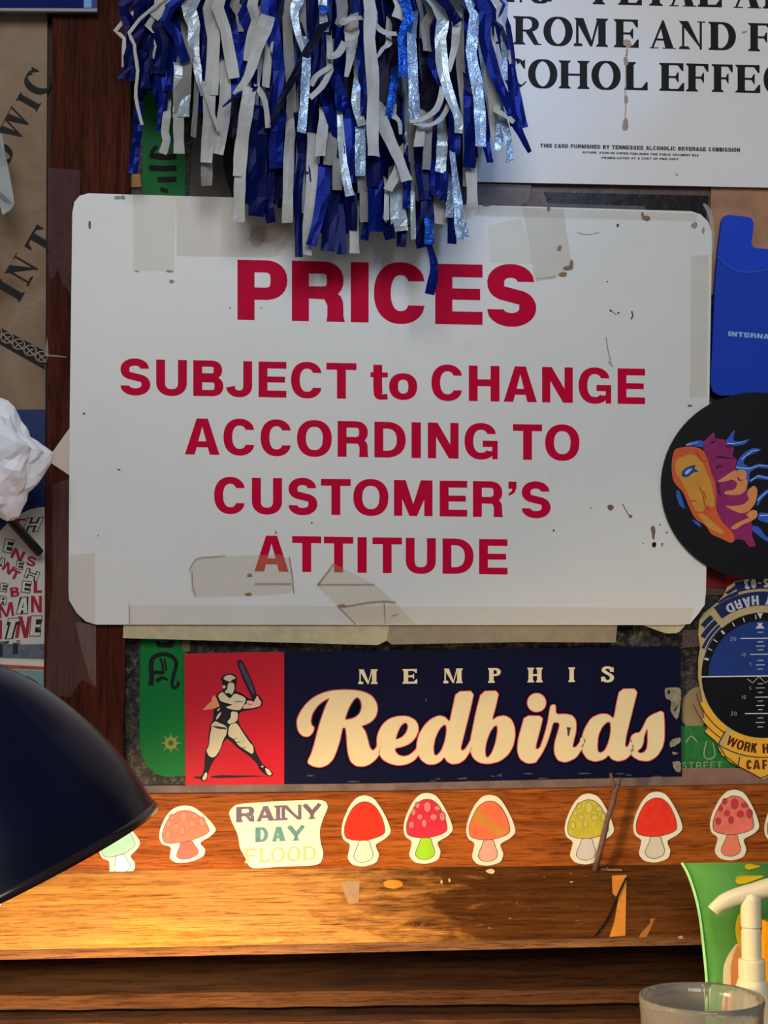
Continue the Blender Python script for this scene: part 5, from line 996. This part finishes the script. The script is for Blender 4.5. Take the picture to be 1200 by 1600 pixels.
link('pump_stem', bm, Mc, pb, smooth=False)
bm = bmesh.new()
s_pts = [(1222, 1384), (1200, 1387), (1180, 1393), (1160, 1398), (1140, 1405), (1124, 1414), (1114, 1424)]
tube(bm, cat([tuple(at(x, y, .108)) for x, y in s_pts], 3), [.0036 if i > 14 else .0052-.00008*i for i in range(19)], 16, .8)
link('spout', bm, Mc, pb, smooth=True)
bm = bmesh.new(); bmf = [at(1122-1, 1424, .1105)]
lathe(bm, [(.0010, 0), (.0030, .0002)], at(1117, 1424, .108), (at(1112, 1432, .108)-at(1126, 1414, .108)), 14, True, True); link('spout_tip', bm, col((210, 200, 120), .4), pb)
def on_bottle(name, a0, a1, y0, y1, c, r=.01375):
    bm_ = bmesh.new(); R_ = []
    for y in (y0, y1): R_.append([bm_.verts.new(bx+Vector((r*math.sin(math.radians(a0+(a1-a0)*i/10)), -r*math.cos(math.radians(a0+(a1-a0)*i/10)), hz(y)))) for i in range(11)])
    for i in range(10): bm_.faces.new((R_[0][i], R_[0][i+1], R_[1][i+1], R_[1][i]))
    return link(name, bm_, col(c, .45), pb)
on_bottle('blue_label_stripe', -50, -12, 1705, 1800, (140, 180, 226)); on_bottle('tan_label', -8, 60, 1705, 1800, (196, 146, 106))
# drinking glass
GX = at(1096, 1556, .150); Kg = (DIST-.150)/FPX
gr = 97*Kg; gh = GX.z-CZ
gl_ = thing('drinking_glass', 'clear drinking glass at the lower right corner, rim just in view', 'glass', Vector((GX.x, GX.y, CZ)))
Mg, t, b = nt('clear_glass'); b.inputs['Transmission Weight'].default_value = .88; b.inputs['Roughness'].default_value = .07; b.inputs['IOR'].default_value = 1.46
b.inputs['Base Color'].default_value = (.86, .84, .76, 1); bump(t, noise_n(t, coords(t, (30, 30, 4)), 3, 3), b, .25, .003)  # cream diffuse share puts a haze of reflected light into the glass
bm = bmesh.new(); g0 = Vector((GX.x, GX.y, CZ)); w_ = .0022
pr = [(.0005, 0), (gr*.74, 0), (gr*.78, .002), (gr*.95, gh*.8), (gr*.985, gh-.004), (gr, gh-.0015), (gr-.0006, gh), (gr-w_, gh-.0005), (gr*.97-w_, gh-.006), (gr*.94-w_, gh*.8), (gr*.76-w_, .008), (.0005, .007)]
lathe(bm, pr, g0, axz, 64); link('glass_wall', bm, Mg, gl_, smooth=True)
